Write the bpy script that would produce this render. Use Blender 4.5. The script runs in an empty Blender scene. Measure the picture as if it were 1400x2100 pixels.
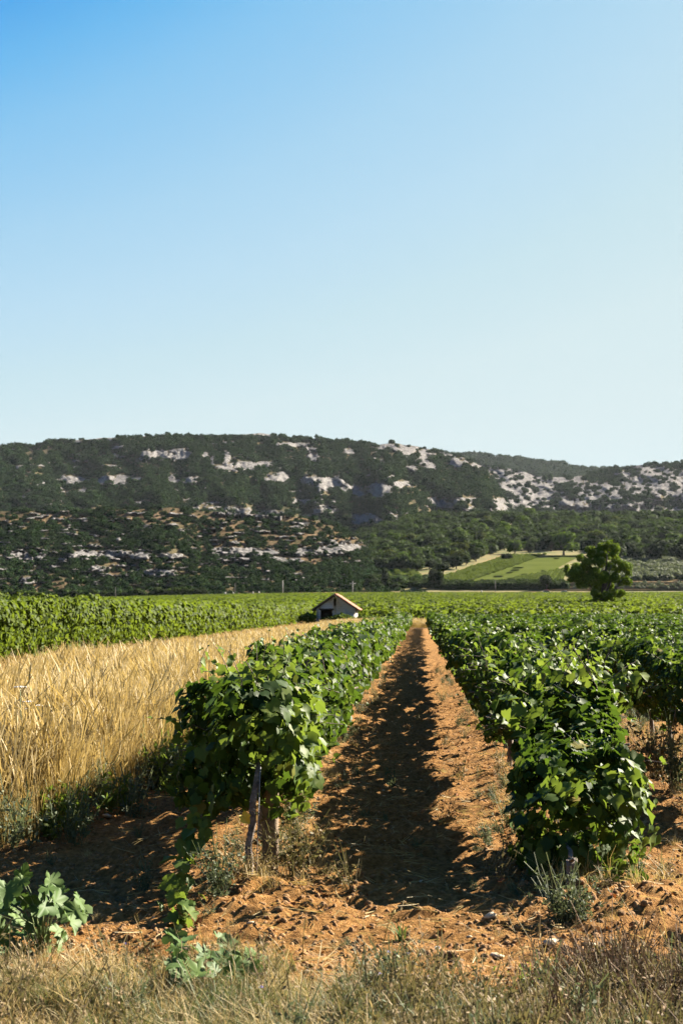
import bpy, math, random
import numpy as np
from mathutils import Vector, Matrix

R = math.radians
rng = np.random.default_rng(7)
random.seed(7)
scene = bpy.context.scene
COL = scene.collection

# ------------------------------------------------------------------ camera, sky, sun, exposure
HC = 1.92
cam_d = bpy.data.cameras.new('camera')
cam_d.sensor_fit = 'VERTICAL'; cam_d.sensor_height = 36.0; cam_d.sensor_width = 24.0
cam_d.lens = 50.0; cam_d.clip_start = 0.1; cam_d.clip_end = 30000
cam_d.dof.use_dof = True; cam_d.dof.focus_distance = 12.5; cam_d.dof.aperture_fstop = 5.6
cam = bpy.data.objects.new('camera', cam_d); COL.objects.link(cam)
cam.location = (0, 0, HC)
cam.rotation_euler = (R(90 + 3.92), 0, R(3.16))
scene.camera = cam
CAMR = np.array(cam.rotation_euler.to_matrix())

SUNV = Vector((1.36, 0.94, 1.0)).normalized()
SUN_EL = math.asin(SUNV.z); SUN_AZ = math.atan2(SUNV.x, SUNV.y)
world = bpy.data.worlds.new('World'); scene.world = world; world.use_nodes = True
wn = world.node_tree.nodes; wl = world.node_tree.links
bg = wn['Background']; sky = wn.new('ShaderNodeTexSky')
sky.sky_type = 'NISHITA'; sky.sun_disc = False
sky.sun_elevation = SUN_EL; sky.sun_rotation = SUN_AZ
sky.altitude = 0; sky.air_density = 1.0; sky.dust_density = 0.6; sky.ozone_density = 2.0
EXPO = 2.7
# the Nishita sky graded to the deep blue above and pale blue below of the photograph (same curve all round)
sep = wn.new('ShaderNodeSeparateColor'); wl.new(sky.outputs[0], sep.inputs[0])
mr = wn.new('ShaderNodeMapRange'); mr.inputs['From Max'].default_value = 6.0; wl.new(sep.outputs[0], mr.inputs['Value'])
rp = wn.new('ShaderNodeValToRGB'); el = rp.color_ramp.elements
_st = [(.6, (16, 78, 165)), (1.0, (40, 125, 210)), (1.45, (62, 160, 233)), (1.6, (104, 183, 237)), (1.75, (134, 196, 238)), (2.1, (166, 210, 238)), (2.45, (183, 218, 238)), (2.9, (196, 224, 234)), (3.5, (208, 229, 234)), (4.4, (212, 230, 233))]
while len(el) < len(_st): el.new(.5)
for e_, (p_, c_) in zip(el, _st): e_.position = p_ / 6; e_.color = tuple((q / 255 / 12.92) if q < 10 else ((q / 255 + .055) / 1.055) ** 2.4 for q in c_) + (1,)
wl.new(mr.outputs[0], rp.inputs[0])
sm = wn.new('ShaderNodeVectorMath'); sm.operation = 'SCALE'; sm.inputs['Scale'].default_value = 1 / (0.08 * 2 ** EXPO)
wl.new(rp.outputs[0], sm.inputs[0]); wl.new(sm.outputs[0], bg.inputs[0]); bg.inputs[1].default_value = 0.08

sun_d = bpy.data.lights.new('sun', 'SUN'); sun_d.energy = 5.0; sun_d.angle = R(0.5); sun_d.color = (1.0, 0.90, 0.76)
sun = bpy.data.objects.new('sun', sun_d); COL.objects.link(sun)
sun.rotation_euler = SUNV.to_track_quat('Z', 'Y').to_euler()
scene.view_settings.view_transform = 'Standard'; scene.view_settings.look = 'None'
scene.view_settings.exposure = EXPO; scene.view_settings.gamma = 1.0
scene.view_settings.use_curve_mapping = False

# ------------------------------------------------------------------ helpers
def W(px, py, d):
    """world points seen at photo pixel (px,py) of the 1400x2100 photograph at distance y=d"""
    px, py, d = np.broadcast_arrays(np.asarray(px, float), np.asarray(py, float), np.asarray(d, float))
    v = np.stack([px - 700.0, -(py - 1050.0), -2916.7 * np.ones_like(px)], -1) @ CAMR.T
    s = d / v[..., 1]
    p = v * s[..., None]; p[..., 2] += HC
    return p

def _hash(ix, iy, seed):
    h = (ix.astype(np.int64) * 374761393 + iy.astype(np.int64) * 668265263 + seed * 982451653) & 0xffffffff
    h = ((h ^ (h >> 13)) * 1274126177) & 0xffffffff
    h = h ^ (h >> 16)
    return (h & 0xffffff) / float(0xffffff)

def vnoise(x, y, seed=0):
    x = np.asarray(x, float); y = np.asarray(y, float)
    x, y = np.broadcast_arrays(x, y)
    ix = np.floor(x); iy = np.floor(y); fx = x - ix; fy = y - iy
    fx = fx * fx * (3 - 2 * fx); fy = fy * fy * (3 - 2 * fy)
    a = _hash(ix, iy, seed); b = _hash(ix + 1, iy, seed); c = _hash(ix, iy + 1, seed); d = _hash(ix + 1, iy + 1, seed)
    return (a * (1 - fx) + b * fx) * (1 - fy) + (c * (1 - fx) + d * fx) * fy

def fbm(x, y, seed=0, oct=4, gain=0.5):
    s = 0; a = 1; t = 0
    for o in range(oct):
        s = s + a * vnoise(np.asarray(x) * 2 ** o, np.asarray(y) * 2 ** o, seed + o * 17); t += a; a *= gain
    return s / t * 2 - 1

def sstep(a, b, x):
    t = np.clip((np.asarray(x, float) - a) / (b - a), 0, 1); return t * t * (3 - 2 * t)

def mesh_np(name, verts, faces, mats=(), attrs=None, smooth=False, mat_idx=None):
    """faces: an (M,k) int array or list of such arrays"""
    me = bpy.data.meshes.new(name)
    verts = np.asarray(verts, np.float32)
    if not isinstance(faces, (list, tuple)): faces = [faces]
    faces = [np.asarray(f, np.int32) for f in faces if len(f)]
    me.vertices.add(len(verts)); me.vertices.foreach_set('co', verts.ravel())
    lt = np.concatenate([np.full(len(f), f.shape[1], np.int32) for f in faces])
    lv = np.concatenate([f.ravel() for f in faces])
    ls = np.concatenate([[0], np.cumsum(lt)[:-1]]).astype(np.int32)
    me.loops.add(len(lv)); me.loops.foreach_set('vertex_index', lv)
    me.polygons.add(len(lt)); me.polygons.foreach_set('loop_start', ls); me.polygons.foreach_set('loop_total', lt)
    if smooth: me.polygons.foreach_set('use_smooth', np.ones(len(lt), bool))
    for m in mats: me.materials.append(m)
    if mat_idx is not None: me.polygons.foreach_set('material_index', np.asarray(mat_idx, np.int32))
    me.update(calc_edges=True)
    for k, v in (attrs or {}).items():
        v = np.asarray(v)
        if v.ndim == 1:
            t = 'INT' if v.dtype.kind == 'i' else 'FLOAT'
            at = me.attributes.new(k, t, 'POINT'); at.data.foreach_set('value', v.astype(np.int32 if t == 'INT' else np.float32))
        else:
            at = me.attributes.new(k, 'FLOAT_VECTOR', 'POINT'); at.data.foreach_set('vector', v.astype(np.float32).ravel())
    return me

def obj(name, data, parent=None, loc=None, rot=None, label=None, cat=None, group=None, kind=None):
    o = bpy.data.objects.new(name, data); COL.objects.link(o)
    if parent is not None: o.parent = parent
    if loc is not None: o.location = loc
    if rot is not None: o.rotation_euler = rot
    if label: o['label'] = label
    if cat: o['category'] = cat
    if group: o['group'] = group
    if kind: o['kind'] = kind
    return o

class MB:
    """collects shapes into one mesh"""
    def __init__(s): s.v = []; s.f = {}; s.n = 0; s.m = []
    def add(s, v, faces, mi=0):
        v = np.asarray(v, float)
        for f in faces: s.f.setdefault(len(f), []).append(([i + s.n for i in f], mi))
        s.v.append(v); s.n += len(v)
    def box(s, a, b, M=None, mi=0):
        x0, y0, z0 = a; x1, y1, z1 = b
        v = np.array([(x, y, z) for x in (x0, x1) for y in (y0, y1) for z in (z0, z1)], float)
        if M is not None: v = (np.array(M.to_3x3()) @ v.T).T + np.array(M.translation)
        s.add(v, [(0, 1, 3, 2), (4, 6, 7, 5), (0, 4, 5, 1), (2, 3, 7, 6), (0, 2, 6, 4), (1, 5, 7, 3)], mi)
    def tube(s, pts, rad, n=8, cap=True, jit=0, mi=0):
        pts = np.asarray(pts, float); rad = np.broadcast_to(rad, len(pts)); V = []
        for i, p in enumerate(pts):
            t = pts[min(i + 1, len(pts) - 1)] - pts[max(i - 1, 0)]; t = t / (np.linalg.norm(t) + 1e-9)
            u = np.cross(t, (0.13, 0.97, 0.21)); u /= np.linalg.norm(u) + 1e-9; w = np.cross(t, u)
            for k in range(n):
                a = 2 * math.pi * k / n; r = rad[i] * (1 + jit * (rng.random() - .5))
                V.append(p + r * (math.cos(a) * u + math.sin(a) * w))
        F = [(i * n + k, i * n + (k + 1) % n, (i + 1) * n + (k + 1) % n, (i + 1) * n + k) for i in range(len(pts) - 1) for k in range(n)]
        s.add(V, F, mi)
        if cap:
            b = s.n - len(V)
            s.f.setdefault(n, []).append(([b + k for k in range(n)][::-1], mi)); s.f[n].append(([b + (len(pts) - 1) * n + k for k in range(n)], mi))
    def build(s, name, mats, smooth=False):
        fs, mi = [], []
        for k, L in s.f.items():
            fs.append(np.array([q[0] for q in L])); mi += [q[1] for q in L]
        return mesh_np(name, np.concatenate(s.v), fs, mats, smooth=smooth, mat_idx=mi)

# ------------------------------------------------------------------ materials
def mat(name):
    m = bpy.data.materials.new(name); m.use_nodes = True; return m, m.node_tree.nodes, m.node_tree.links
def N(n, t, **k):
    x = n.new(t)
    for a, b in k.items(): setattr(x, a, b)
    return x
ALB = 0.76     # common scale of every surface colour
def ramp(n, l, fac, stops):
    r = n.new('ShaderNodeValToRGB'); e = r.color_ramp.elements
    while len(e) < len(stops): e.new(0.5)
    for q, (p, c) in zip(e, stops): q.position = p; q.color = (*[x * ALB for x in c[:3]], 1)
    l.new(fac, r.inputs[0]); return r.outputs[0]
def noise_tex(n, l, scale, detail=4, rough=.55, vec=None, dist=0):
    t = n.new('ShaderNodeTexNoise'); t.inputs['Scale'].default_value = scale; t.inputs['Detail'].default_value = detail
    t.inputs['Roughness'].default_value = rough; t.inputs['Distortion'].default_value = dist
    if vec is not None: l.new(vec, t.inputs['Vector'])
    return t.outputs['Fac']
def objco(n): return n.new('ShaderNodeNewGeometry').outputs['Position']
def mixc(n, l, fac, a, b, mode='MIX'):
    m = n.new('ShaderNodeMix'); m.data_type = 'RGBA'; m.blend_type = mode
    for v, i in ((fac, 0), (a, 6), (b, 7)):
        if hasattr(v, 'links') or hasattr(v, 'is_linked'): l.new(v, m.inputs[i])
        elif isinstance(v, (int, float)): m.inputs[i].default_value = v
        else: m.inputs[i].default_value = (*v, 1)
    return m.outputs[2]
def math_n(n, l, op, a, b=None, clamp=False):
    m = n.new('ShaderNodeMath'); m.operation = op; m.use_clamp = clamp
    for v, i in ((a, 0), (b, 1)):
        if v is None: continue
        if isinstance(v, (int, float)): m.inputs[i].default_value = v
        else: l.new(v, m.inputs[i])
    return m.outputs[0]
def bump(n, l, h, strength=.5, dist=.02):
    b = n.new('ShaderNodeBump'); b.inputs['Strength'].default_value = strength; b.inputs['Distance'].default_value = dist
    l.new(h, b.inputs['Height']); return b.outputs[0]

def leaf_material(name, stops, trans_col, trans=.35, rough=.42, spec=.5, use_obj_color=False, wrap=True):
    """stops: colours along the per-leaf random tint"""
    m, n, l = mat(name); p = n['Principled BSDF']
    at = N(n, 'ShaderNodeAttribute', attribute_name='tint')
    oi = n.new('ShaderNodeObjectInfo')
    v = math_n(n, l, 'FRACT', math_n(n, l, 'ADD', at.outputs['Fac'], oi.outputs['Random']))
    if not wrap: v = math_n(n, l, 'ADD', math_n(n, l, 'MULTIPLY', at.outputs['Fac'], .75), math_n(n, l, 'MULTIPLY', oi.outputs['Random'], .25))
    c = ramp(n, l, v, stops)
    c = mixc(n, l, math_n(n, l, 'MULTIPLY', noise_tex(n, l, 25, 3, vec=objco(n)), .5), c, tuple(x * .55 for x in stops[0][1]))
    if use_obj_color: c = mixc(n, l, 1.0, c, oi.outputs['Color'], 'MULTIPLY')
    l.new(c, p.inputs['Base Color']); p.inputs['Roughness'].default_value = rough
    p.inputs['Specular IOR Level'].default_value = spec
    tr = n.new('ShaderNodeBsdfTranslucent')
    tc = mixc(n, l, .5, c, tuple(x * ALB for x in trans_col))
    if use_obj_color: tc = mixc(n, l, 1.0, tc, oi.outputs['Color'], 'MULTIPLY')
    l.new(tc, tr.inputs[0])
    mx = n.new('ShaderNodeMixShader'); mx.inputs[0].default_value = trans
    l.new(p.outputs[0], mx.inputs[1]); l.new(tr.outputs[0], mx.inputs[2]); l.new(mx.outputs[0], n['Material Output'].inputs[0])
    return m

def plain(name, c1, c2, scale=8, rough=.85, bstr=.4, bdist=.01, detail=5, spec=.3):
    m, n, l = mat(name); p = n['Principled BSDF']
    pos = objco(n); f = noise_tex(n, l, scale, detail, vec=pos)
    l.new(ramp(n, l, f, [(.32, c1), (.68, c2)]), p.inputs['Base Color']); p.inputs['Roughness'].default_value = rough
    p.inputs['Specular IOR Level'].default_value = spec
    l.new(bump(n, l, noise_tex(n, l, scale * 4, 4, vec=pos), bstr, bdist), p.inputs['Normal'])
    return m

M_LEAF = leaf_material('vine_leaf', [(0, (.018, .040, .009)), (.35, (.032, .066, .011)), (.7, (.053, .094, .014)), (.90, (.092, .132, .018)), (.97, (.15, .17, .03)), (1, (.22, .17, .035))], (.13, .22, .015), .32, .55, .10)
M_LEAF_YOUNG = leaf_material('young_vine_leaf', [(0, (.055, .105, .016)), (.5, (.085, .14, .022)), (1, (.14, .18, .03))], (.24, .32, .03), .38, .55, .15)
M_LEAF_FAR = leaf_material('far_vine_leaf', [(0, (.040, .070, .009)), (.5, (.074, .112, .012)), (1, (.125, .16, .018))], (.21, .28, .02), .40, .65, .10)  # brighter, yellower leaf colour for the distant vines
M_MALLOW = leaf_material('soft_green_leaf', [(0, (.060, .115, .024)), (.5, (.082, .14, .030)), (1, (.12, .18, .04))], (.15, .24, .04), .25, .6, .2)
M_LITTER = leaf_material('dead_leaf', [(0, (.12, .04, .012)), (.4, (.22, .085, .02)), (.75, (.32, .17, .06)), (1, (.22, .04, .015))], (.4, .15, .03), .15, .8, .2)
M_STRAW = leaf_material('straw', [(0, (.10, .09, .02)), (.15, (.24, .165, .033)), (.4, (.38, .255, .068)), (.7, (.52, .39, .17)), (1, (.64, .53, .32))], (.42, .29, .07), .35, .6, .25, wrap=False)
M_GREENGRASS = leaf_material('green_grass', [(0, (.05, .075, .018)), (.5, (.085, .11, .028)), (1, (.16, .155, .055))], (.2, .25, .05), .3, .6, .3)
M_WEED = leaf_material('dry_weed', [(0, (.065, .060, .018)), (.35, (.13, .10, .035)), (.6, (.20, .125, .055)), (.85, (.26, .18, .10)), (1, (.36, .26, .15))], (.3, .28, .1), .2, .7, .2)
M_TWIGS = leaf_material('brown_twigs', [(0, (.06, .05, .022)), (.4, (.10, .055, .035)), (.7, (.17, .10, .06)), (.9, (.30, .20, .12)), (1, (.38, .28, .17))], (.15, .1, .05), .1, .8, .15)
M_GREYWEED = leaf_material('grey_green_weed', [(0, (.045, .065, .028)), (.5, (.085, .105, .05)), (1, (.17, .185, .10))], (.25, .3, .12), .2, .7, .2)
M_TREE = leaf_material('tree_foliage', [(0, (.017, .032, .009)), (.5, (.030, .052, .012)), (1, (.052, .078, .018))], (.08, .13, .02), .22, .75, .05, True)
M_SCRUB = leaf_material('scrub_foliage', [(0, (.009, .028, .012)), (.4, (.017, .042, .014)), (.75, (.032, .060, .017)), (1, (.058, .078, .022))], (.06, .10, .02), .12, .85, .02, True)
M_BARK = plain('vine_bark', (.06, .045, .035), (.24, .19, .15), 18, .9, .9, .02)
M_TRUNK = plain('tree_bark', (.04, .033, .025), (.12, .10, .075), 5, .9, .8, .05)
M_WOOD = plain('weathered_wood', (.10, .07, .045), (.26, .19, .12), 12, .85, .6, .01)
M_STONE = plain('pale_stone', (.30, .235, .15), (.50, .41, .28), 14, .85, .7, .01)
M_METAL = plain('galvanised_metal', (.12, .11, .10), (.22, .21, .20), 10, .5, .2, .003)
M_CONCRETE = plain('pale_concrete', (.30, .28, .26), (.42, .40, .37), 3, .8, .3, .01)

# soil of the whole valley floor
def ground_material():
    m, n, l = mat('valley_ground'); p = n['Principled BSDF']; pos = objco(n)
    a = noise_tex(n, l, 1.3, 5, .6, pos); b = noise_tex(n, l, 22, 5, .65, pos)
    soil = ramp(n, l, b, [(.32, (.075, .031, .008)), (.48, (.22, .108, .030)), (.68, (.37, .205, .072))])
    soil = mixc(n, l, math_n(n, l, 'MULTIPLY', a, .35), soil, (.22, .115, .038))
    straw = ramp(n, l, noise_tex(n, l, 9, 5, .7, pos), [(.3, (.06, .036, .013)), (.6, (.17, .10, .04)), (.8, (.10, .08, .03))])
    gr = N(n, 'ShaderNodeAttribute', attribute_name='grassy')
    c = mixc(n, l, gr.outputs['Fac'], soil, straw)
    fe = N(n, 'ShaderNodeAttribute', attribute_name='meadow')
    mead = ramp(n, l, noise_tex(n, l, .05, 5, .7, pos), [(.35, (.07, .09, .03)), (.55, (.17, .14, .06)), (.7, (.09, .105, .035))])
    c = mixc(n, l, fe.outputs['Fac'], c, mead)
    l.new(c, p.inputs['Base Color']); p.inputs['Roughness'].default_value = .95; p.inputs['Specular IOR Level'].default_value = .06
    h = math_n(n, l, 'ADD', noise_tex(n, l, 60, 4, .7, pos), math_n(n, l, 'MULTIPLY', b, 1.5))
    l.new(bump(n, l, h, .9, .035), p.inputs['Normal'])
    return m
M_GROUND = ground_material()

def hill_material(name, soil1, soil2, floor):
    m, n, l = mat(name); p = n['Principled BSDF']; pos = objco(n)
    f = noise_tex(n, l, .035, 6, .7, pos)
    c = ramp(n, l, f, [(.35, floor), (.5, soil1), (.68, soil2)])
    c = mixc(n, l, N(n, 'ShaderNodeAttribute', attribute_name='bare').outputs['Fac'], floor, c)
    r = N(n, 'ShaderNodeAttribute', attribute_name='rock')
    f2 = noise_tex(n, l, .16, 6, .8, pos)
    rc = ramp(n, l, f2, [(.38, (.05, .048, .045)), (.47, (.15, .143, .135)), (.60, (.27, .26, .25))])
    k = math_n(n, l, 'MULTIPLY', math_n(n, l, 'SUBTRACT', r.outputs['Fac'], .38), 7, True)
    c = mixc(n, l, k, c, rc)
    l.new(c, p.inputs['Base Color']); p.inputs['Roughness'].default_value = .95; p.inputs['Specular IOR Level'].default_value = .0
    l.new(bump(n, l, noise_tex(n, l, .15, 6, .7, pos), 1, 6), p.inputs['Normal'])
    return m
M_HILL = hill_material('garrigue_slope', (.10, .085, .05), (.15, .12, .075), (.028, .034, .018))
M_FOOT = hill_material('dry_foothill', (.12, .085, .05), (.20, .145, .09), (.07, .062, .033))

# ------------------------------------------------------------------ ground
ROWX = [-1.22] + [1.06 + 2.24 * k for k in range(13)]
def ground_low(x, y):
    """large-scale height"""
    x = np.asarray(x, float); y = np.asarray(y, float)
    u = 861 + 2917 * x / np.maximum(y, 5)
    far_ = sstep(700, 860, y)
    s = sstep(-100, 750, u) * (1 - far_) + sstep(560, 880, u) * far_
    zr = np.interp(y, [-50, 135, 250, 450, 700, 760, 1000, 1500, 1900, 4000], [0, 0, 1.7, 4.7, 8.8, 10.8, 39.6, 96, 118, 120])
    zl = np.interp(y, [-50, 135, 250, 450, 700, 760, 1000, 1500, 1900, 4000], [0, 0, 1.2, 3.2, 5.7, 6.6, 20, 50, 60, 60])
    z = zl + (zr - zl) * s
    z = z + .32 * sstep(-8, -13, x) * (1 - sstep(200, 400, y))
    return z
def ground_fine(x, y):
    x = np.asarray(x, float); y = np.asarray(y, float)
    near = 1 - sstep(45, 90, y)
    z = .06 * fbm(x * .8, y * .8, 3, 3) + .06 * fbm(x * 3.5, y * 4.5, 5, 4, .6) + .024 * fbm(x * 15, y * 15, 9, 3)
    z = z + .018 * np.maximum(0, fbm(x * 9, y * 9, 31, 2)) 
    # mounded earth under the rows and scalloped tractor marks between them
    inrow = sstep(9.0, 10.5, y) * sstep(-3, -2.4, x)
    ph = (x + 1.22) / 2.26; fr = np.abs(ph - np.round(ph)) * 2.26
    z = z + .09 * inrow * np.exp(-(fr / .38) ** 2)
    alley = inrow * sstep(.45, .75, fr)
    wob = fbm(x * .9, y * .45, 41, 2)
    z = z + .034 * alley * np.sin(2 * math.pi * (y / .52 + 1.0 * wob + .35 * np.sin((x - .4) * 2.2)))
    # cloddy heaps at the near ends of the rows
    for cx, cy, r, h in ((1.15, 9.1, .75, .14), (-1.1, 9.4, .6, .10), (-.95, 8.7, .5, .05), (.2, 8.3, .6, .03), (2.1, 8.7, .8, .08)):
        k = np.exp(-(((x - cx) ** 2 + (y - cy) ** 2) / r ** 2)); z = z + h * k * (.8 + .9 * np.abs(fbm(x * 7, y * 7, 61, 3)))
    return z * near
def gz(x, y): return ground_low(x, y) + ground_fine(x, y)

def grow(a, b, s0, k):
    o = [a]; 
    while o[-1] < b: o.append(o[-1] + max(s0, k * abs(o[-1] - (a - s0 / k))))
    return o
gx_in = np.arange(-4.6, 3.9, .036)
gx_out = [3.9 + q for q in grow(.1, 5200, .08, .07)]
gx = np.concatenate([[-q - .7 for q in gx_out[::-1]], gx_in, gx_out])
gy = [5.6]
while gy[-1] < 4000: gy.append(gy[-1] + (gy[-1] * .0042 if gy[-1] < 42 else gy[-1] * .0125))
gy = np.concatenate([[-60, -20, -5, 0, 2, 4, 5, 5.4], gy])
X, Y = np.meshgrid(gx, gy)
Z = gz(X, Y)
nx, ny = len(gx), len(gy)
idx = np.arange(nx * ny).reshape(ny, nx)
F = np.stack([idx[:-1, :-1], idx[:-1, 1:], idx[1:, 1:], idx[1:, :-1]], -1).reshape(-1, 4)
verge = 1 - sstep(6.7, 7.7, Y + .7 * fbm(X * .9, Y * .9, 77, 3))
leftg = sstep(-2.7, -3.3, X + .4 * fbm(X * .6, Y * .6, 78, 3)) * sstep(10.3, 11.5, Y)
redpath = sstep(-12.5, -11.5, X) * sstep(-7.8, -9, X)
endg = sstep(136, 142, Y)
grassy = np.clip(np.maximum.reduce([verge * .8, leftg * (1 - .8 * redpath), endg]), 0, 1)
meadow = sstep(690, 720, Y)
ground = obj('ground', mesh_np('ground', np.stack([X, Y, Z], -1).reshape(-1, 3), F, [M_GROUND], {'grassy': grassy.ravel(), 'meadow': meadow.ravel()}, True), kind='structure')
print('ground', nx * ny)

# ------------------------------------------------------------------ hills (heightfields laid out on a fan of bearings)
def ell(u, v, L, seed, amp=.8, f=12):
    w = np.zeros_like(u)
    for cx, cy, rx, ry in L:
        q = ((u - cx) / rx) ** 2 + ((v - cy) / ry) ** 2
        w = np.maximum(w, np.exp(-q * .55))
    return w * (1 + amp * fbm(u / f, v / (f * .55), seed, 4, .6)) + .35 * (w > .2) * fbm(u / 5, v / 3, seed + 5, 2)
ROCK_MAIN = [(235,934,6,4),(300,934,9,9),(332,934,18,8),(372,934,22,9),(420,935,6,6),(437,943,4,8),(465,940,5,12),(460,960,14,5),(500,957,22,8),(535,952,18,4),
 (85,992,8,4),(145,985,20,7),(215,985,12,8),(247,985,13,8),(282,985,7,4),(350,982,8,6),(395,985,15,5),(565,982,26,6),(580,974,12,4),(645,938,10,7),(600,912,30,3),(637,922,8,4),
 (640,985,18,8),(675,992,22,12),(715,1002,18,6),(735,1015,14,5),(780,1005,20,10),(768,998,9,5),(815,995,9,5),(905,1032,20,8),(890,1026,10,5),(950,1027,20,4),(1040,1045,22,9),(1020,1030,10,6),
 (795,917,20,5),(835,925,17,9),(870,938,15,11),(915,932,13,5),(940,950,14,7),(715,927,8,5),(850,965,6,4),(885,958,10,5),(985,957,20,6),
 (215,901,25,3),(505,893,40,3),(415,894,20,2),(475,1047,16,6),(500,1052,12,8),(548,1052,22,4),(665,1047,22,4),(750,1066,24,8),(770,1072,10,5),(820,1066,20,7),(800,1075,14,5),(300,1032,18,3),(640,1028,40,3)]
ROCK_RIGHT = [(1000,957,34,7),(1030,965,20,6),(1065,980,40,12),(1090,1000,34,10),(1050,1000,20,12),(1090,1022,44,14),(1135,1036,38,12),(1165,985,25,7),(1110,985,20,6),
 (1225,1005,30,10),(1205,1020,22,7),(1255,1018,22,8),(1340,985,42,18),(1310,1005,30,10),(1375,1000,30,14),(1300,1045,55,9),(1375,1052,34,9),(1240,1042,30,7),(1180,1045,30,8),(1280,975,15,6),(1450,1010,50,20),(1520,1040,60,20),(1600,1000,60,20)]
ROCK_FOOT = [(20,1140,10,6),(60,1140,22,6),(175,1138,30,6),(240,1137,24,6),(290,1140,15,5),(350,1140,18,4),(485,1131,40,6),(540,1133,24,5),(650,1130,44,6),(700,1124,30,7),(320,1174,32,6),(205,1166,14,4),(470,1048,22,7),(550,1056,22,4),(-60,1135,30,8),(-160,1130,40,8),(60,1190,12,5),(590,1150,22,4)]
BARE_FOOT = [(330,1055,70,12),(470,1090,60,26),(620,1100,70,24),(700,1110,40,18),(500,1055,90,10),(640,1065,60,10),(240,1062,40,8),(120,1062,60,8),(20,1062,40,8),(300,1170,70,14),(490,1165,50,8),(100,1205,60,8),(640,1150,60,8)]

def hill(name, us, sky, base, d0, d1, npts_u, npts_t, rocks, rseed, mat_, amp_d, bares=None, fpow=.85, back=300):
    u = np.linspace(us[0], us[1], npts_u)
    t = np.concatenate([np.linspace(0, 1, npts_t), [1.04, 1.15, 1.5]])
    U, T = np.meshgrid(u, t)
    skyv = np.interp(U, [s[0] for s in sky], [s[1] for s in sky]); basev = np.interp(U, [s[0] for s in base], [s[1] for s in base])
    skyv = skyv + 3.0 * fbm(U / 60, 0 * U, rseed + 3, 4, .6)
    f = np.clip(T, 0, 1) ** fpow
    PY = basev + (skyv - basev) * f
    D = d0 + (d1 - d0) * T
    D = D + amp_d * fbm(U / 95 + T * .9, T * 2.6, rseed, 5, .5) * np.sin(np.clip(T, 0, 1) * math.pi) ** .5
    rk = ell(U, PY, rocks, rseed + 50) * (1.3 if name == 'right_hill' else 1.08)
    if name in ('main_hill', 'right_hill'):
        led = fbm(U / 26, PY / 4.5 + U / 90, rseed + 77, 4, .6)
        rk = np.maximum(rk, np.where((PY < 1075) & (T < 1.02), 1.6 * sstep(.20, .36, led) * sstep(-.05, .25, fbm(U / 80, PY / 35, rseed + 78, 2)), 0))
    else: rk = np.maximum(rk, 1.4 * sstep(.27, .45, fbm(U / 22, PY / 4, rseed + 77, 4, .6)) * (T < 1.0) * (PY < 1200))
    rk = rk * (.72 + .7 * (fbm(U / 3.2, PY / 4.5, rseed + 79, 2) > -.25))
    D = D - (14 * sstep(.3, .6, rk) * (1 + .8 * np.abs(fbm(U / 7, PY / 9, rseed + 9, 4, .65))))
    P = W(U, PY, D)
    over = np.clip(T - 1, 0, None)
    P[..., 2] -= over * back * 2; P[..., 2] = np.maximum(P[..., 2], -.5)
    br = np.ones_like(U) if bares is None else np.clip(.25 + ell(U, PY, bares, rseed + 80, 1.1, 8), 0, 1)
    ii = np.arange(U.size).reshape(U.shape)
    Fc = np.stack([ii[:-1, :-1], ii[:-1, 1:], ii[1:, 1:], ii[1:, :-1]], -1).reshape(-1, 4)
    o = obj(name, mesh_np(name, P.reshape(-1, 3), Fc, [mat_], {'rock': rk.ravel(), 'bare': br.ravel()}, True), kind='structure')
    return dict(U=U[:npts_t], T=T[:npts_t], PY=PY[:npts_t], P=P[:npts_t], rk=rk[:npts_t], br=br[:npts_t], o=o)

H_MAIN = hill('main_hill', (-700, 1330), [(-700, 960), (-300, 935), (0, 919), (100, 908), (200, 899), (300, 895), (430, 894), (530, 889), (600, 898), (700, 906), (760, 911), (810, 908), (850, 913), (900, 925), (950, 938), (985, 955), (1010, 985), (1040, 1030), (1080, 1052), (1200, 1075), (1330, 1090)],
              [(-700, 1225), (900, 1225), (1330, 1180)], 1080, 2250, 760, 190, ROCK_MAIN, 100, M_HILL, 260)
H_RIGHT = hill('right_hill', (860, 2300), [(860, 960), (930, 950), (1000, 954), (1050, 962), (1100, 975), (1160, 978), (1200, 975), (1235, 966), (1270, 958), (1330, 952), (1400, 948), (1700, 930), (2300, 960)],
               [(860, 1130), (2300, 1130)], 1750, 2750, 560, 130, ROCK_RIGHT, 300, M_HILL, 260)
H_BACK = hill('distant_ridge', (700, 1700), [(700, 930), (860, 929), (950, 933), (1000, 936), (1090, 946), (1180, 960), (1240, 965), (1400, 975), (1700, 985)],
              [(700, 1050), (1700, 1050)], 3300, 4200, 240, 40, [(0, 0, 1, 1)], 400, M_HILL, 100)
H_FOOT = hill('foothill', (-700, 870), [(-700, 1060), (-200, 1050), (0, 1048), (200, 1046), (350, 1041), (400, 1046), (500, 1053), (600, 1060), (700, 1080), (740, 1108), (770, 1138), (800, 1172), (870, 1215)],
              [(-700, 1236), (100, 1233), (500, 1228), (700, 1224), (870, 1224)], 735, 1060, 600, 140, ROCK_FOOT, 200, M_FOOT, 45, BARE_FOOT)

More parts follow.
